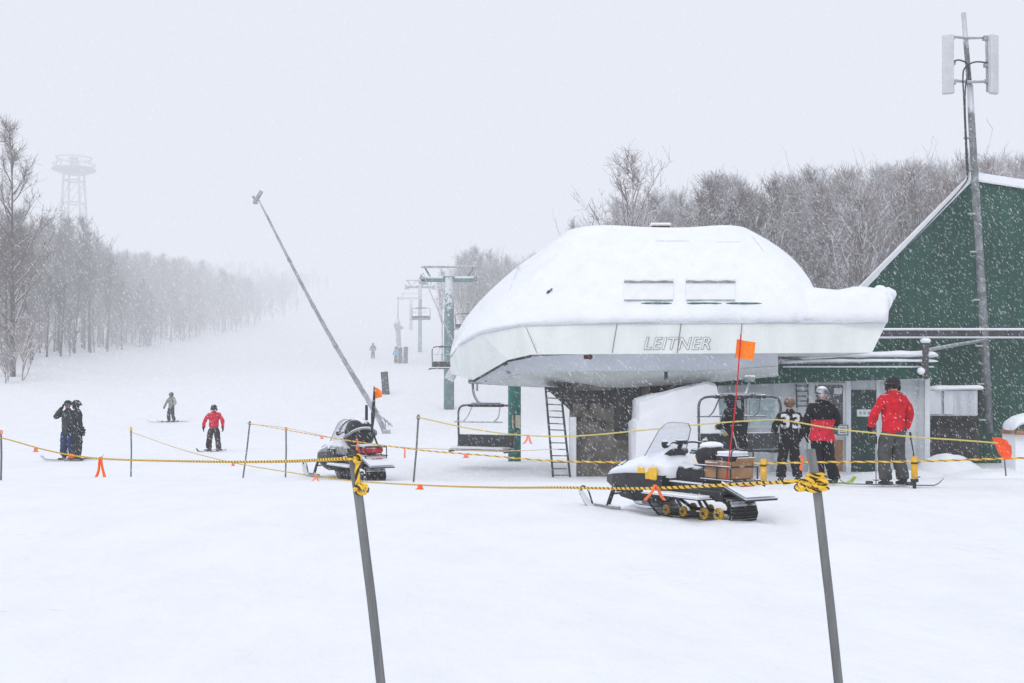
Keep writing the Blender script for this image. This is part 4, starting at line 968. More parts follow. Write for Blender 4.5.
# number 33
d = 25.0
t33, jk = person('person in a black jersey with the white number 33, facing the hut', X(789.5,d), d, R(2), 1.76, jersey=True, jacket='black', pants='black', arms=(((-.31,.02,1.14),(-.26,.22,.96)),((.31,.02,1.14),(.28,.16,.93))), head='beanie', headm=C['hat'], legs=(((-.14,.05,.50),(-.18,-.02,.10)),((.12,.03,.50),(.17,-.02,.10))))
me = text_mesh('33', .44, C['white'], off=.014, ext=.0)
jb = BVHTree.FromPolygons([v.co[:] for v in jk.data.vertices], [list(p.vertices) for p in jk.data.polygons])
import bmesh
bm = bmesh.new(); bm.from_mesh(me); bmesh.ops.triangulate(bm, faces=bm.faces[:]); bmesh.ops.subdivide_edges(bm, edges=bm.edges[:], cuts=2, use_grid_fill=True); bm.to_mesh(me); bm.free()
for v in me.vertices:
    r = jb.ray_cast(Vector((v.co.x*.95, -1, 1.25+v.co.y*.9)), Vector((0,1,0))); v.co = Vector((v.co.x*.95, (r[0].y if r[0] else -.14)-.007, 1.25+v.co.y*.9))
link('jersey_number', me, t33)
# black coat attendant by the chair
d = 24.3
person('lift attendant in a long black hooded coat and yellow-green gloves, bent beside the hanging chair', X(738,d), d, R(38), 1.80, 'black', 'black', arms=(((-.24,.10,1.14),(-.16,.34,1.1)),((.26,.10,1.12),(.16,.32,1.0))), head='hood', headm=C['black'], gloves='yg', hem='black', lean=.30, hem_z=.7)
pole('grey shovel handle in the hands of the attendant in the black coat', P(731,425,24.0), P(740,458,24.0), M['galv'])
# pair on the snow
d = 35.0
person('person in a grey jacket, one hand raised to the face, close beside a darker companion', X(68,d), d, R(172), 1.76, 'charcoal', 'navy', arms=(((-.28,.05,1.14),(-.20,.20,.95)),((.36,.12,1.24),(.10,.20,1.50))), headm=C['dgrey'], head='beanie', hem_z=.74)
person('person in a dark hooded jacket and black trousers, back to a companion in grey', X(79.5,d), d-.25, R(-50), 1.76, 'dgrey', 'dgrey', arms=(((-.28,.02,1.14),(-.2,.2,.95)),((.29,-.02,1.14),(.26,.08,.86))), head='hood', headm=C['dgrey'], hem_z=.74)
ski('dark snowboard on the snow under the pair of people, nearer one', X(66,34.7), 34.6, R(75), 1.4, .2, None, True)
ski('dark snowboard tip showing past the feet of the pair of people', X(82,35.3), 35.3, R(-75), 1.1, .2, None, True)
# red jacket skier
d = 42.0; zz = EYE+(HZ-453)/F*d
person('skier in a red jacket and dark helmet coming down the open trail', X(214,d), d, R(180), 1.68, 'crimson', 'brown', arms=(((-.33,.03,1.16),(-.36,.14,.92)),((.33,.03,1.16),(.34,.14,.92))), legs=(((-.15,.08,.50),(-.17,0,.10)),((.15,.08,.50),(.19,0,.10))), crouch=.04, headm=C['dgrey'], hem_z=.9)
ski('ski under the skier in the red jacket on the open trail, hill side', X(209,d), d-.2, R(168), 1.5); ski('ski under the skier in the red jacket on the open trail, lift side', X(220,d), d-.2, R(172), 1.5)
# sage jacket
d = 67.0
person('skier in a sage grey jacket turning across the upper trail', X(171.5,d), d, R(150), 1.72, 'olive', 'dgrey', arms=(((-.36,.03,1.16),(-.38,.18,.98)),((.36,.05,1.16),(.34,.2,.92))), legs=(((-.16,.08,.50),(-.2,0,.10)),((.15,.08,.50),(.2,0,.10))), crouch=.05, headm=C['dgrey'])
ski('thin ski under the skier in the sage jacket, lower one', X(166,d), d-.3, R(100), 1.7); ski('thin ski under the skier in the sage jacket, upper one', X(174,d), d, R(100), 1.7)
person('small dark hazy figure skiing alone far up the trail', X(373,132), 132, R(175), 1.75, 'dgrey', 'dgrey', detail=False)
person('distant person in a light blue jacket beside the grey padded posts', X(396,122), 122, R(150), 1.7, 'blue', 'dgrey', detail=False)

# ------------------------------------------------------------------ snowmobiles
def snowmobile(label, loc, rz, cowl, pan, accent, utility=True, pitch=0, sc=1):
    t = thing('snowmobile', label, 'snowmobile', loc, rz, None, sc); t.rotation_euler[0] = pitch
    # track
    path = [(-1.55,.18),(-1.5,.30),(-1.38,.36),(-.6,.40),(.25,.44),(.42,.38),(.40,.25),(.15,.06),(-.1,.02),(-1.35,.02),(-1.5,.07)]
    pp = [Vector((0,y,z)) for y, z in path]; pl_ = bez(pp+[pp[0]], 7)[:-1]; rings = []; n_ = len(pl_); W = .5
    for i, p in enumerate(pl_):
        d_ = (pl_[(i+1)%n_]-pl_[i-1]).normalized(); nn = Vector((0,-d_.z,d_.y)); th = .035 if i % 2 else .006
        cen = Vector((0,-.5,.22)); nn = nn if (p-cen).dot(nn) > 0 else -nn
        rings.append([p+Vector((-W/2,0,0))+nn*th, p+Vector((W/2,0,0))+nn*th, p+Vector((W/2,0,0))-nn*.02, p+Vector((-W/2,0,0))-nn*.02])
    rings.append(rings[0]); b = MB(); b.loft(rings, cap=False)
    for i in range(0, n_, 2):
        p = pl_[i]; d_ = (pl_[(i+1)%n_]-pl_[i-1]).normalized(); a_ = math.atan2(d_.z, d_.y); b.box(p, (W*.96,.035,.07), rot=(a_,0,0))
    b.build('track', M['rubber'], t)
    for s_ in (-1,1):
        for y, r_ in ((-1.30,.098),(-.98,.088),(-.50,.078),(-.10,.074)):
            b = MB(); b.disc((s_*(W/2+.015), y, .06+r_), r_, .045, 'X', 18); wh = b.build('bogie_wheel', M['wheel'] if utility else M['black'], t, smooth=False)
            b = MB(); b.disc((s_*(W/2+.035), y, .06+r_), r_*.35, .03, 'X', 10)
            for k in range(5): a_ = k*1.2566; b.disc((s_*(W/2+.035), y+math.cos(a_)*r_*.62, .06+r_+math.sin(a_)*r_*.62), r_*.13, .02, 'X', 6)
            b.build('hub', M['dark'], wh)
        b = MB(); b.tube([(s_*(W/2-.01),-1.35,.13),(s_*(W/2-.01),-.1,.13),(s_*(W/2-.01),.2,.25)], .03, 5); b.tube([(s_*(W/2),-1.0,.14),(s_*(W/2),-.75,.42)], .025, 5); b.tube([(s_*(W/2),-.5,.14),(s_*(W/2),-.2,.42)], .025, 5); b.build('suspension_rail', M['dark'], t)
    # tunnel and boards
    b = MB(); b.box((0,-.55,.52), (.54,1.75,.14), bev=.02)
    for s_ in (-1,1): b.box((s_*.275,-.55,.43), (.02,1.7,.12))
    b.build('tunnel', pan, t)
    for s_ in (-1,1):
        b = MB(); b.box((s_*.42,-.5,.375), (.28,1.35,.03), bev=.01); rb_ = b.build('running_board', M['black'], t)
        b = MB(); b.box((s_*.42,-.5,.408), (.26,1.3,.035), bev=.015); b.build('board_snow', M['roofsnow'], rb_)
    # belly pan
    sec = [(-.15,.40,.30,.66),(.2,.43,.24,.68),(.7,.46,.20,.66),(1.1,.42,.24,.62),(1.42,.30,.36,.58),(1.55,.16,.44,.55)]
    rings = [[Vector((-w_,y,z1)),Vector((-w_*1.02,y,(z0+z1)/2)),Vector((-w_*.6,y,z0)),Vector((w_*.6,y,z0)),Vector((w_*1.02,y,(z0+z1)/2)),Vector((w_,y,z1))] for y,w_,z0,z1 in sec]
    b = MB(); b.loft(rings); b.build('belly_pan', pan, t)
    # hood
    sec = [(-.22,.30,.86,.62),(.0,.38,1.0,.64),(.25,.42,1.03,.64),(.6,.44,.95,.64),(1.0,.42,.84,.61),(1.35,.32,.72,.58),(1.6,.16,.62,.54)]
    rings = []
    for y,w_,z1,z0 in sec:
        rings.append([Vector((w_*math.cos(a_)*(1 if abs(math.cos(a_)) > .99 else .98), y, z0+(z1-z0)*math.sin(a_)**.75)) for a_ in [math.pi*i/10 for i in range(11)]])
    b = MB(); b.loft(rings, cap=True); hd = b.build('hood', cowl, t, smooth=True)
    for s_ in (-1,1):
        b = MB(); b.box((s_*.415,.06,.68), (.05,.20,.20), bev=.02); b.box((s_*.42,.19,.65), (.05,.08,.14), bev=.02); b.box((s_*.41,.36,.71), (.05,.16,.13), bev=.02); b.box((s_*.408,.25,.69), (.03,.2,.05)); b.build('side_accent', accent, hd)
        for k in range(2): b = MB(); b.box((s_*(.30-.03*k),.95+k*.12,.785-.03*k), (.1,.05,.05), rot=(0,s_*.5,0)); b.build('hood_vent', M['black'], hd)
    b = MB(); b.box((0,1.48,.60), (.30,.1,.08), bev=.02); b.build('headlight', M['glassd'], hd)
    # windshield
    rows = []
    for i in range(7):
        f = i/6; z = .94+.50*f; y = .36-.30*f; w_ = (.44-.12*f)*(1 if i < 6 else .78); rows.append([Vector((w_*math.sin(a_)*1.0, y+.16*math.cos(a_)-.14, z+(.03*math.cos(a_) if i == 6 else 0))) for a_ in [(-1.2+2.4*j/12) for j in range(13)]])
    b = MB(); b.loft(rows, cap=False, closed=False); ws = b.build('windshield', M['screen'], t, smooth=True, fix=False)
    b = MB(); edge = [r[0] for r in rows]+rows[-1]+[r[-1] for r in rows[::-1]]; b.tube(edge, .009, 5); b.build('edge_trim', M['galvd'], ws)
    # console, handlebar
    b = MB(); b.box((0,.02,.98), (.36,.28,.10), rot=(-.5,0,0), bev=.03); b.tube([(0,.0,.95),(0,-.12,1.14)], .035, 8); b.build('console', M['black'], t)
    b = MB(); b.tube(bez([(-.38,-.28,1.14),(-.2,-.16,1.17),(0,-.13,1.15),(.2,-.16,1.17),(.38,-.28,1.14)], 5), .018, 8); b.box((0,-.13,1.17), (.2,.1,.08), bev=.02); hb = b.build('handlebar', M['black'], t, smooth=True)
    for s_ in (-1,1):
        b = MB(); b.tube([(s_*.36,-.27,1.14),(s_*.46,-.34,1.12)], .028, 8); b.ball((s_*.40,-.22,1.15),(.06,.05,.07),8,6); b.build('hand_guard', M['black'], hb)
    # seat
    sec = [(-1.25,.17,.66),(-1.1,.20,.80),(-.7,.21,.82),(-.4,.19,.80),(-.1,.16,.84),(.02,.12,.80)]
    rings = [[Vector((-w_,y,.57)),Vector((-w_*1.05,y,(z+.57)/2)),Vector((-w_*.7,y,z-.01)),Vector((0,y,z+.015)),Vector((w_*.7,y,z-.01)),Vector((w_*1.05,y,(z+.57)/2)),Vector((w_,y,.57))] for y,w_,z in sec]
    b = MB(); b.loft(rings); se = b.build('seat', M['seatblack'], t, smooth=True)
    # skis
    for s_ in (-1,1):
        rings = []
        for i in range(15):
            u = i/14; yy = .75+1.15*u; zz = .035+max(0,u-.68)**1.6*1.6; ww = .15*(1 if u < .8 else 1-.5*(u-.8)/.2)
            rings.append([Vector((s_*.50-ww/2,yy,zz)),Vector((s_*.50+ww/2,yy,zz)),Vector((s_*.50+ww/2,yy,zz+.02)),Vector((s_*.50-ww/2,yy,zz+.02))])
        b = MB(); b.loft(rings); b.box((s_*.5,1.15,.09), (.05,.7,.06), bev=.01); sk_ = b.build('front_ski', M['greycowl'], t)
        b = MB(); b.tube(bez([(s_*.5,1.55,.10),(s_*.5,1.70,.34),(s_*.5,1.86,.36),(s_*.5,1.90,.22)], 5), .016, 6); b.build('ski_loop', M['black'], sk_)
        b = MB(); b.tube([(s_*.5,1.12,.10),(s_*.44,1.02,.42)], .035, 8); b.tube([(s_*.46,1.06,.30),(s_*.2,.85,.34)], .022, 6); b.tube([(s_*.46,1.04,.42),(s_*.2,1.1,.48)], .022, 6); b.tube([(s_*.46,1.05,.35),(s_*.3,1.0,.62)], .04, 8); b.build('suspension_arm', M['black'], t)
    # rear rack and flap
    b = MB()
    for z in (.66,.86):
        b.tube([(-.26,-.75,z),(-.26,-1.55,z),(.26,-1.55,z),(.26,-.75,z)] if z > .7 else [(-.26,-.9,z),(-.26,-1.6,z),(.26,-1.6,z),(.26,-.9,z)], .016, 6)
    for s_ in (-1,1):
        for y in (-.95,-1.25,-1.55): b.tube([(s_*.26,y,.58),(s_*.26,y,.86)], .013, 5)
    for k in range(4): b.tube([(-.26,-.95-.2*k,.66),(.26,-.95-.2*k,.66)], .012, 5)
    b.build('rear_rack', M['black'], t)
    b = MB(); q = [(-.29,-1.35,.60),(.29,-1.35,.60),(.31,-1.92,.42),(-.31,-1.92,.42)]; b.prism(q, (0,.01,-.03)); fl = b.build('snow_flap', pan, t)
    b = MB(); b.prism([(-.28,-1.38,.62),(.28,-1.38,.62),(.30,-1.91,.455),(-.30,-1.91,.455)], (0,0,.035)); b.build('flap_snow', M['roofsnow'], fl)
    b = MB(); b.box((0,-1.62,.575), (.26,.02,.05)); b.build('tail_light', M['red'], t)
    return t
q = P(683,512,15.9); hz_ = R(31.5)
sm = snowmobile('yellow and white utility snowmobile with tall windshield and a cardboard box on its rack', (q.x-.16, 15.4, gz(q.x,15.4)-.07), hz_, M['hood'], M['black'], M['yhood'], True, sc=.82)
SM = Matrix.Translation(sm.location) @ Euler((0,0,hz_)).to_matrix().to_4x4() @ Matrix.Scale(.82,4)
def on(v): return SM @ Vector(v)
bx = thing('cardboard_box', 'open cardboard box with snow inside, sitting on the rear rack of the yellow snowmobile', 'box', on((0,-1.22,.68)), hz_, None, .82)
b = MB()
for a_, s_ in (((0,-.26,.13),(.46,.02,.25)),((0,.26,.13),(.46,.02,.25)),((-.22,0,.13),(.02,.50,.25)),((.22,0,.13),(.02,.50,.25)),((0,0,.01),(.44,.5,.02))): b.box(a_, s_)
b.build('carton', M['card'], bx)
b = MB(); b.box((-.25,.05,.20),(.015,.26,.12), rot=(0,-.9,0)); b.box((.05,-.29,.27),(.34,.015,.10), rot=(.6,0,0)); b.build('flap', M['card'], bx)
b = MB(); b.ball((0,0,.19), (.20,.24,.11), 12, 8); b.build('snow_fill', M['roofsnow'], bx, smooth=True)
# case between rack bars
cs = thing('cargo_case', 'low black case dusted with snow on top of the cardboard box on the snowmobile rack', 'case', on((.02,-1.28,.93)), hz_, None, .82)
b = MB(); b.box((0,0,.05), (.36,.36,.12), bev=.03); b.build('case_body', M['black'], cs); b = MB(); b.box((0,0,.125), (.34,.34,.04), bev=.018); b.build('snow_cover', M['roofsnow'], cs)
b = MB(); b.tube(bez([(-.2,-.2,-.1),(-.2,-.21,.16),(0,-.22,.18),(.2,-.21,.16),(.2,-.2,-.1)],4), .012, 5); b.build('carry_bar', M['dark'], cs)
# black bundle with snow in front of box
bd = thing('duffel_bag', 'bulging black bag topped with snow behind the snowmobile seat', 'bag', on((.05,-.78,.80)), hz_, None, .82)
b = MB(); b.ball((0,0,.17), (.25,.24,.21), 16, 10)
for v in b.v: v += Vector((noise.noise(v*7)*.03, noise.noise(v*7+Vector((4,0,0)))*.03, 0))
b.build('bag_body', M['seatblack'], bd, smooth=True); b = MB(); b.ball((0,.0,.34), (.19,.17,.06), 12, 8); b.build('bag_snow', M['roofsnow'], bd, smooth=True)
# whip flag
fp = thing('whip_flag', 'bright orange pennant on a thin red whip rod at the snowmobile tail', 'flag', on((-.25,-1.4,.6)))
w0 = on((-.27,-1.45,.6)); w1 = P(741,334,w0.y+.1)
b = MB(); b.tube(bez([w0, w0.lerp(w1,.5)+Vector((.02,0,0)), w1], 6), [.0085]*13, 5); b.build('rod', M['redpole'], fp)
b = MB(); fl = []; 
for i in range(9):
    u = i/8; ring = []
    for v_ in (0,.5,1): 
        q = P(735.5+18*u+ (1.5*(1-v_)), 339+19*v_*(1-.08*u)+ 3.5*u, w1.y); q.y += .035*math.sin(u*5+v_); ring.append(q)
    fl.append(ring)
b.loft(fl, cap=False, closed=False); b.v += [v+Vector((0,.004,0)) for v in b.v[:]]; nn_ = len(b.v)//2; b.f += [[i+nn_ for i in f][::-1] for f in b.f[:]]; b.mi = [0]*len(b.f); b.build('pennant', M['flag'], fp, smooth=True, fix=False); absorb(fp)

# parked red and black snowmobile by the lance
q = P(345,476,27.0); y2 = 27.0
hz2 = R(30)
s2 = snowmobile('red and black touring snowmobile dusted with snow, parked under the snow lance', (q.x+.12, y2, gz(q.x,y2)-.02), hz2, M['greycowl'], M['black'], M['black'], False, sc=.93)
SM = Matrix.Translation(s2.location) @ Euler((0,0,hz2)).to_matrix().to_4x4() @ Matrix.Scale(.93,4)
bd = thing('cargo_bag', 'rounded black pack with a grey strap strapped on the touring snowmobile seat', 'bag', on((0,-.55,.80)), hz2, None, 1.12)
b = MB(); b.ball((0,0,.26), (.28,.36,.34), 16, 10)
for v in b.v: v += Vector((noise.noise(v*6)*.05, noise.noise(v*6+Vector((4,0,0)))*.05, noise.noise(v*5+Vector((0,4,0)))*.04))
b.build('pack', M['seatblack'], bd, smooth=True); b = MB(); b.tube([(.30*math.sin(a_),.30,.26+.30*math.cos(a_)) for a_ in [i*.3142-1.57 for i in range(11)]], .025, 6); b.tube([(.30*math.sin(a_)-.02,-.35*abs(math.cos(a_))**.5-.02,.22+.18*math.cos(a_)) for a_ in [i*.3142-1.57 for i in range(11)]], .03, 6); b.build('strap', M['greycowl'], bd, smooth=True)
tr = thing('rear_trunk', 'red tail box with a pale snowy lid behind the pack on the touring snowmobile', 'tail box', on((0,-1.2,.66)), hz2, None, .93)
b = MB(); b.box((0,0,.12), (.50,.45,.16), bev=.05); b.build('trunk_body', M['red'], tr); b = MB(); b.box((0,0,.225), (.52,.48,.05), bev=.02); b.build('lid', M['greycowl'], tr)
b = MB(); b.box((0,-.24,.10),(.34,.03,.06), bev=.01); b.build('tail_lens', M['redpole'], tr)
fp = thing('whip_flag', 'small orange flag on a thick black rod above the touring snowmobile', 'flag', on((.2,-1.3,.8)))
w0 = on((.18,-1.3,.8)); yy_ = w0.y
b = MB(); b.tube([w0, P(372,430,yy_), P(373,415,yy_), P(374,399,yy_), P(374,386,yy_)], [.02,.025,.05,.03,.008], 6); b.build('rod', M['black'], fp)
b = MB(); rows = []
for i in range(7):
    u = i/6; rows.append([P(374.3+8*u, 387+4*u*u+1*u, yy_)+V((0,.03*math.sin(4*u),0)), P(374.3+8*u, 393+1.5*u, yy_)+V((0,.04*math.sin(4*u+1),0)), P(374.3+8*u, 399-2.2*u, yy_)+V((0,.03*math.sin(4*u),0))])
b.loft(rows, cap=False, closed=False); b.build('pennant', M['flag'], fp, fix=False); absorb(fp)
b = MB(); b.tube([P(366.5,420,26.6), P(366.5,405,26.6)], .035, 6); b.tube([P(365,446,26.6),P(366.5,414,26.6)], .025, 6); tag(b.build('antenna_rod', M['black']), 'short thick black rod standing just behind the pack of the touring snowmobile', 'rod')

# ------------------------------------------------------------------ posts, stakes and ropes
def post(name, label, keys, d, w_, dep, knot=None):
    pts = [P(x,y,d) for x, y in keys]; pts[-1].z = -.15; base = pts[-1].copy(); t = thing(name, label, 'post', base, 0, None)
    pl_ = bez(pts, 5); rings = []
    for i, p in enumerate(pl_):
        a, e = w_/2, dep/2; c_ = .008; ring = [Vector((sx*(a-(c_ if k else 0)), sy*(e-(0 if k else c_)), 0)) for sx, sy, k in ((-1,-1,0),(-1,-1,1),(1,-1,1),(1,-1,0),(1,1,0),(1,1,1),(-1,1,1),(-1,1,0))]
        rings.append([p+Euler((0,0,.35)).to_matrix() @ r for r in ring])
    b = MB(); b.loft(rings); b.build('shaft', M['post'], t); absorb(t); return t
d = 4.2
pA = post('rope_post', 'grey square wooden post, tilted, a yellow and black rope knotted down its top', [(352.5,455),(359,500),(366.5,560),(375,630),(403,888)], d, .031, .028)
d = 4.0
pB = post('rope_post', 'grey slightly bowed post wrapped near its top with loops of yellow and black rope', [(810.5,449),(817,490),(825,560),(834,640),(862,913)], d, .029, .027)
def rope(name, keys, r, label, pitch=None, mats=None, n=10, strands=3, cat='rope'):
    pts = bez([P(*k) for k in keys], n) if not isinstance(keys[0], Vector) else keys
    b = MB(); rad = (lambda t: r) if not isinstance(r, tuple) else (lambda t: r[0]+(r[1]-r[0])*min(1,t*1.6)); rm = r if not isinstance(r, tuple) else r[1]
    if strands == 1: b.tube(pts, r, 5); o = b.build(name, mats or M['cordy'], smooth=True)
    else:
        L = [0]; 
        for a, c in zip(pts, pts[1:]): L.append(L[-1]+(c-a).length)
        pitch = pitch or rm*9; step = pitch/7; N_ = max(4, int(L[-1]/step)); k = 0; fine = []
        for i in range(N_+1):
            s_ = L[-1]*i/N_
            while k < len(L)-2 and L[k+1] < s_: k += 1
            fine.append((pts[k].lerp(pts[k+1], (s_-L[k])/max(1e-9, L[k+1]-L[k])), (pts[k+1]-pts[k]).normalized(), s_))
        for j in range(3):
            sp = []
            for p, d_, s_ in fine:
                u = d_.cross(Vector((0,0,1))); u = u.normalized() if u.length > .1 else Vector((1,0,0)); w_ = d_.cross(u); a_ = 2*math.pi*(s_/pitch+j/3); rr = rad(s_/L[-1]); sp.append(p+(u*math.cos(a_)+w_*math.sin(a_))*rr*.52)
            b.m = 1 if j == 2 else 0; b.tube(sp, [rad(f_[2]/L[-1])*.56 for f_ in fine], 5)
        o = b.build(name, [M['ropey'], M['ropek'] if rm < .01 else M['ropek2']], smooth=True, fix=False)
    return tag(o, label, cat)
rope('barrier_rope', [(-90,420,15),(-40,430,13.5),(0,437.5,12),(50,451,10.4),(100,458.5,9),(200,461.5,7),(280,461.5,5.6),(351,458.5,4.17)], .0065, 'yellow and black rope running from the open snow to the tilted grey post')
rope('barrier_rope', [(131,432,28),(180,449,24),(230,462,20),(300,474,15.5),(355,481,13),(430,485.5,10),(500,487.5,8.2),(560,487.5,6.8),(640,488.5,5.6),(745,484,4.6),(812,480.5,3.99)], .0068, 'lower yellow and black rope crossing in front of the snowmobile to the bowed grey post')
rope('barrier_rope', [(247,423,27),(286,430,25.8),(345,440,24),(420,450,22),(480,455,21),(545,460.5,20.4),(600,462,20),(700,463.5,19.8),(763,463.5,19.6),(830,462,19.4),(914,461.5,19.3),(1024,458,19),(1120,456,19)], (.007,.017), 'upper yellow rope strung low between the short yellow stakes before the hut', pitch=.20)
rope('thin_cord', [(417,417,23),(470,428.5,23),(520,435,22.5),(575,436,22),(640,430.5,21.6),(700,424.5,21.3),(745,421,20.9),(781,420,20.0),(830,428,19.0),(870,432.5,18.6),(915,437,18.2),(960,440,18.3),(998,443,18.5)], .013, 'thin pale yellow cord passing over the snowmobile windshield to the orange disc', strands=1, cat='cord')
rope('thin_cord', [(249,424,27),(286,428,26.4),(345,440,25.8),(400,447,25),(440,449,24.5),(500,451,24),(560,449,24)], .008, 'faint straw-coloured cord from the leaning stake past the touring snowmobile', strands=1, mats=M['cordp'], cat='cord')
# coils and knots (part of the posts)
d = 4.15
b = MB()
def strandtube(b, pts, r, pitch=.05):
    L = [0]
    for a, c in zip(pts, pts[1:]): L.append(L[-1]+(c-a).length)
    N_ = int(L[-1]/(pitch/8)); k = 0
    for j in range(3):
        sp = []; k = 0
        for i in range(N_+1):
            s_ = L[-1]*i/N_
            while k < len(L)-2 and L[k+1] < s_: k += 1
            p = pts[k].lerp(pts[k+1], (s_-L[k])/max(1e-9,L[k+1]-L[k])); d_ = (pts[k+1]-pts[k]).normalized(); u = d_.orthogonal().normalized() if abs(d_.z) > .9 else d_.cross(Vector((0,0,1))).normalized(); w_ = d_.cross(u)
            a_ = 2*math.pi*(s_/pitch+j/3); sp.append(p+(u*math.cos(a_)+w_*math.sin(a_))*r*.52)
        b.m = 1 if j == 2 else 0; b.tube(sp, r*.58, 6)
dA = 4.165
strandtube(b, bez([P(348,459,dA),P(354,457,dA),P(358,458,dA),P(358,464,dA),P(357,472,dA),P(358,480,dA),P(357,486,dA)], 10), .0085, .075)
strandtube(b, bez([P(355,486,dA),P(361,484.5,dA),P(366.5,487,dA-.01),P(366,492,dA-.01),P(359,493,dA),P(355,490,dA),P(358,486,dA-.02),P(364,489,dA-.025)], 10), .0085, .06)
strandtube(b, bez([P(354,457,dA),P(358,455.5,dA-.01),P(361,459,dA),P(357,462,dA-.01),P(354,459,dA-.01)], 10), .0075)
k_ = b.build('rope_knot', [M['ropey'], M['ropek']], pA, smooth=True, fix=False); k_.data.transform(Matrix.Translation(pA.location).inverted())
b = MB(); c0 = P(816,482,4.0); rnd = random.Random(5)
for k in range(6):
    zc = c0.z+.024-.0095*k; rx, ry = .026+.004*(k%2), .025; tl = rnd.uniform(-.25,.25); pts = []
    for i in range(19):
        a_ = i/18*6.6; pts.append(Vector((c0.x+rx*math.cos(a_)+.001*k, 4.0+ry*math.sin(a_)-.002*k, zc+tl*rx*math.cos(a_)*.5)))
    strandtube(b, bez(pts,3), .0068, .05)
for (cx,cy,rx,rz_,tl) in ((806,484,.024,.014,.2),(803,487,.024,.010,.3),(812,488,.022,.010,-.3),(821,484,.020,.011,.4)):
    c_ = P(cx,cy,3.955); pts = [Vector((c_.x+rx*math.cos(a_), c_.y-.006*math.sin(a_*2), c_.z+rz_*math.sin(a_)+tl*rx*math.cos(a_)*.4)) for a_ in [i*.37 for i in range(18)]]; strandtube(b, bez(pts,3), .0060, .045)
strandtube(b, bez([P(798,480,3.96),P(789,482,3.96),P(783,484,3.96)],6), .006, .05)
k_ = b.build('rope_coil', [M['ropey'], M['ropek']], pB, smooth=True, fix=False); k_.data.transform(Matrix.Translation(pB.location).inverted())
def stake(px0, py0, px1, py1, d, label, w_=.016, cap='ropey', m=None):
    q = P(px1,py1,d); g = gz(q.x,d); t = thing('marker_stake', label, 'stake', (q.x,d,g)); tp = P(px0,py0,d)-q; h = P(px0,py0,d).z-g
    b = MB(); b.tube([(-tp.x*.2,0,-.25),(0,0,0),(tp.x*.5+.01,0,h*.5),(tp.x,0,h)], w_, 7); b.build('rod', m or M['stake'], t, smooth=True)
    b = MB(); b.tube([(tp.x*.93,0,h*.93),(tp.x,0,h*.955)], w_*1.9, 7); b.ball((tp.x*.96,0,h*.96), w_*2.0, 8, 6); b.build('rope_tie', M[cap], t, smooth=True)
stake(131,427,131,478,28,'upright dark stake standing alone nearest the pair of people',.018)
stake(250,421,243,475,27,'dark stake tilted to one side, next to the upright stake with an orange tie',.018,'stake')
stake(286,427,285.5,475,27.5,'upright dark stake with an orange tie beside the tilted stake',.018,'orange')
stake(418.5,414.5,413.5,478,23.5,'tall dark stake between the touring snowmobile and the hanging chair',.019,'stake')
stake(1,430,1,480,24,'stake at the very edge of the snow field, barely in view',.02,'pink')
def ystake(px, py0, py1, d, label):
    q = P(px,py1,d); g = gz(q.x,d); t = thing('marker_stake', label, 'stake', (q.x,d,g)); h = P(px,py0,d).z-g
    b = MB(); b.tube([(0,0,h-.36),(0,0,h-.01),(0,0,h)], [.05,.05,.035], 12); b.build('sleeve', M['yellow'], t, smooth=True)
    b = MB(); b.tube([(0,0,-.2),(0,0,h-.3)], .03, 8); b.ball((0,0,h-.38),(.07,.06,.05),8,6); b.build('foot_rod', M['black'], t)
    b = MB(); b.tube([(0,0,h-.12),(0,0,h-.09)], .056, 10); b.build('rope_groove', M['ropek'], t)
ystake(763.5,459,480,19.6,'short yellow sleeved stake behind the snowmobile flap')
ystake(914.5,456.5,482,19.3,'short yellow sleeved stake at the feet of the red-jacketed person')
for o_, lb in ((pA, 'small collar of packed snow around the foot of the tilted knotted post'), (pB, 'small collar of packed snow around the foot of the bowed coiled post')):
    h_ = heap(512,0,1.0,.16,.14,.12,lb,2); h_.location = (o_.location.x, o_.location.y, gz(o_.location.x, o_.location.y)-.01)
# flagging tape
def tape(px, py, d, ln, m, label, spread=.5, w_=4.5, two=True):
    b = MB(); s_ = d/F; q = P(px,py,d-.02)
    b.ball(q, (w_*.42*s_, .02, 1.5*s_), 8, 5)
    for k in ((-1,1) if two else (.4,)):
        rows = []
        for i in range(7):
            u = i/6; c_ = q+Vector((k*spread*ln*s_*u*.62+.6*s_*math.sin(u*5+k), -.01-.01*math.sin(u*6), -ln*s_*u)); hw = w_*.32*s_*(.7+.3*u); rows.append([c_-Vector((hw,0,0)), c_+Vector((0,-.012,0)), c_+Vector((hw,.0,0))])
        b.loft(rows, cap=False, closed=False)
    tag(b.build('flagging_tape', m, fix=False), label, 'ribbon')
tape(101,458,9,19,M['orange'],'long two-tailed orange ribbon hanging from the rope between the pair and the first stake',.35,5)
tape(71,455,9.9,3,M['orange'],'small orange ribbon knot on the rope at the feet of the pair',1,8)
tape(36,449,10.9,3,M['pink'],'small pink ribbon knot on the rope near the picture edge',1,5)
tape(655,486,5.4,14,M['orange'],'orange ribbon tied to the rope in front of the snowmobile',1.1,6)
tape(801,457,3.9,13,M['orange'],'orange ribbon dangling beside the top of the bowed grey post',.1,4.5,False)
tape(404,448,22.3,10,M['pink'],'pink ribbon on the upper rope beside the tall dark stake',.6,3,False)
tape(420,485.5,10.3,4,M['orange'],'orange ribbon knot on the lower rope below the tall dark stake',1,7)
tape(316,476,14.5,5,M['pink'],'faint pink ribbon on the lower rope before the touring snowmobile',1,3)
tape(528,436,22.3,8,M['pink'],'coral ribbon on the thin cord beside the green column',.8,4)
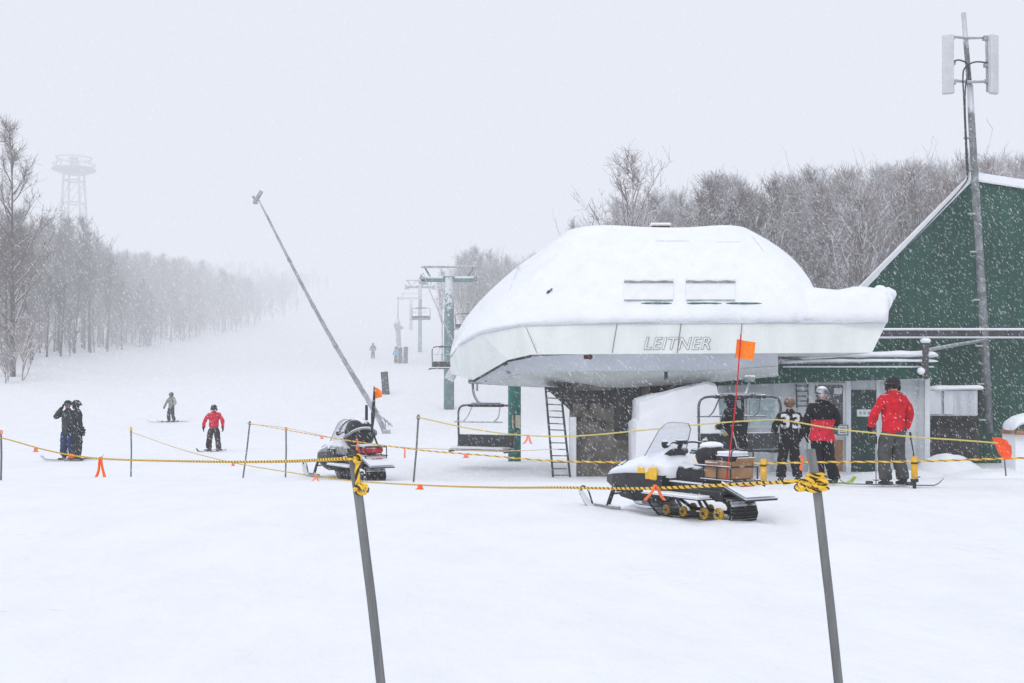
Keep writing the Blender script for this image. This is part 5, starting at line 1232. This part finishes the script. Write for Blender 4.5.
tape(466,455,21.1,3,M['pink'],'small coral ribbon knot below the hanging chair',1,6)
tape(357,440,23.7,10,M['orange'],'coral ribbon on the rope over the tail of the touring snowmobile',.2,3,False)
tape(322,437,24.6,2,M['pink'],'small pale pink ribbon knot over the nose of the touring snowmobile',1,4)
tape(233,464,19.6,2,M['pink'],'tiny pink ribbon knot on the sagging rope near the tilted stake',1,4)
# orange disc at the cord end
b = MB(); q = P(1001,448,18.6); pts = [P(992.5,437.5,18.6),P(1000,437.5,18.6),P(1007,440.5,18.6),P(1011.5,446.5,18.6),P(1012,453.5,18.6),P(1010.5,459.5,18.6),P(1005,459.5,18.6),P(999.5,454,18.6)]
b.prism(pts, (0,.03,0)); tag(b.build('orange_disc', mat('disc_red_orange', (.85,.09,.015), .5, var=.25, scale=9)), 'half-round orange disc tied to the cord in front of the green barn', 'disc')
b = MB(); b.tube([P(1004,455,18.63),P(1006,476,18.63)], .012, 6); tag(b.build('disc_stake', M['stake']), 'thin stake holding the orange disc above the snow', 'stake')

# ------------------------------------------------------------------ falling snow
b = MB(); rnd = random.Random(3)
def flakes(n_, y0, y1, s0, s1):
    for _ in range(n_):
        y = y0+(y1-y0)*rnd.random()**.8; x = rnd.uniform(-.46,.46)*y; z = EYE+rnd.uniform(-.10,.34)*y
        if z < gz(x,y)+.03: continue
        s_ = rnd.uniform(s0,s1); e = rnd.uniform(4,13); a_ = -R(52)+rnd.gauss(0,.12)
        mt = Euler((rnd.uniform(-.3,.3),-a_,0)).to_matrix(); c_ = Vector((x,y,z))
        vs = [mt @ (Vector(v)*s_) + c_ for v in ((e,0,0),(-e,0,0),(0,1,0),(0,-1,0),(0,0,1),(0,0,-1))]
        b.add(vs, [[0,2,4],[0,4,3],[0,3,5],[0,5,2],[1,4,2],[1,3,4],[1,5,3],[1,2,5]])
flakes(9000, 8, 18, .0010, .0018); flakes(48000, 17, 31.5, .0016, .0032)
tag(b.build('falling_snow', M['flake'], fix=False), 'wind-driven snowflakes falling through the air', 'snow', kind='stuff')
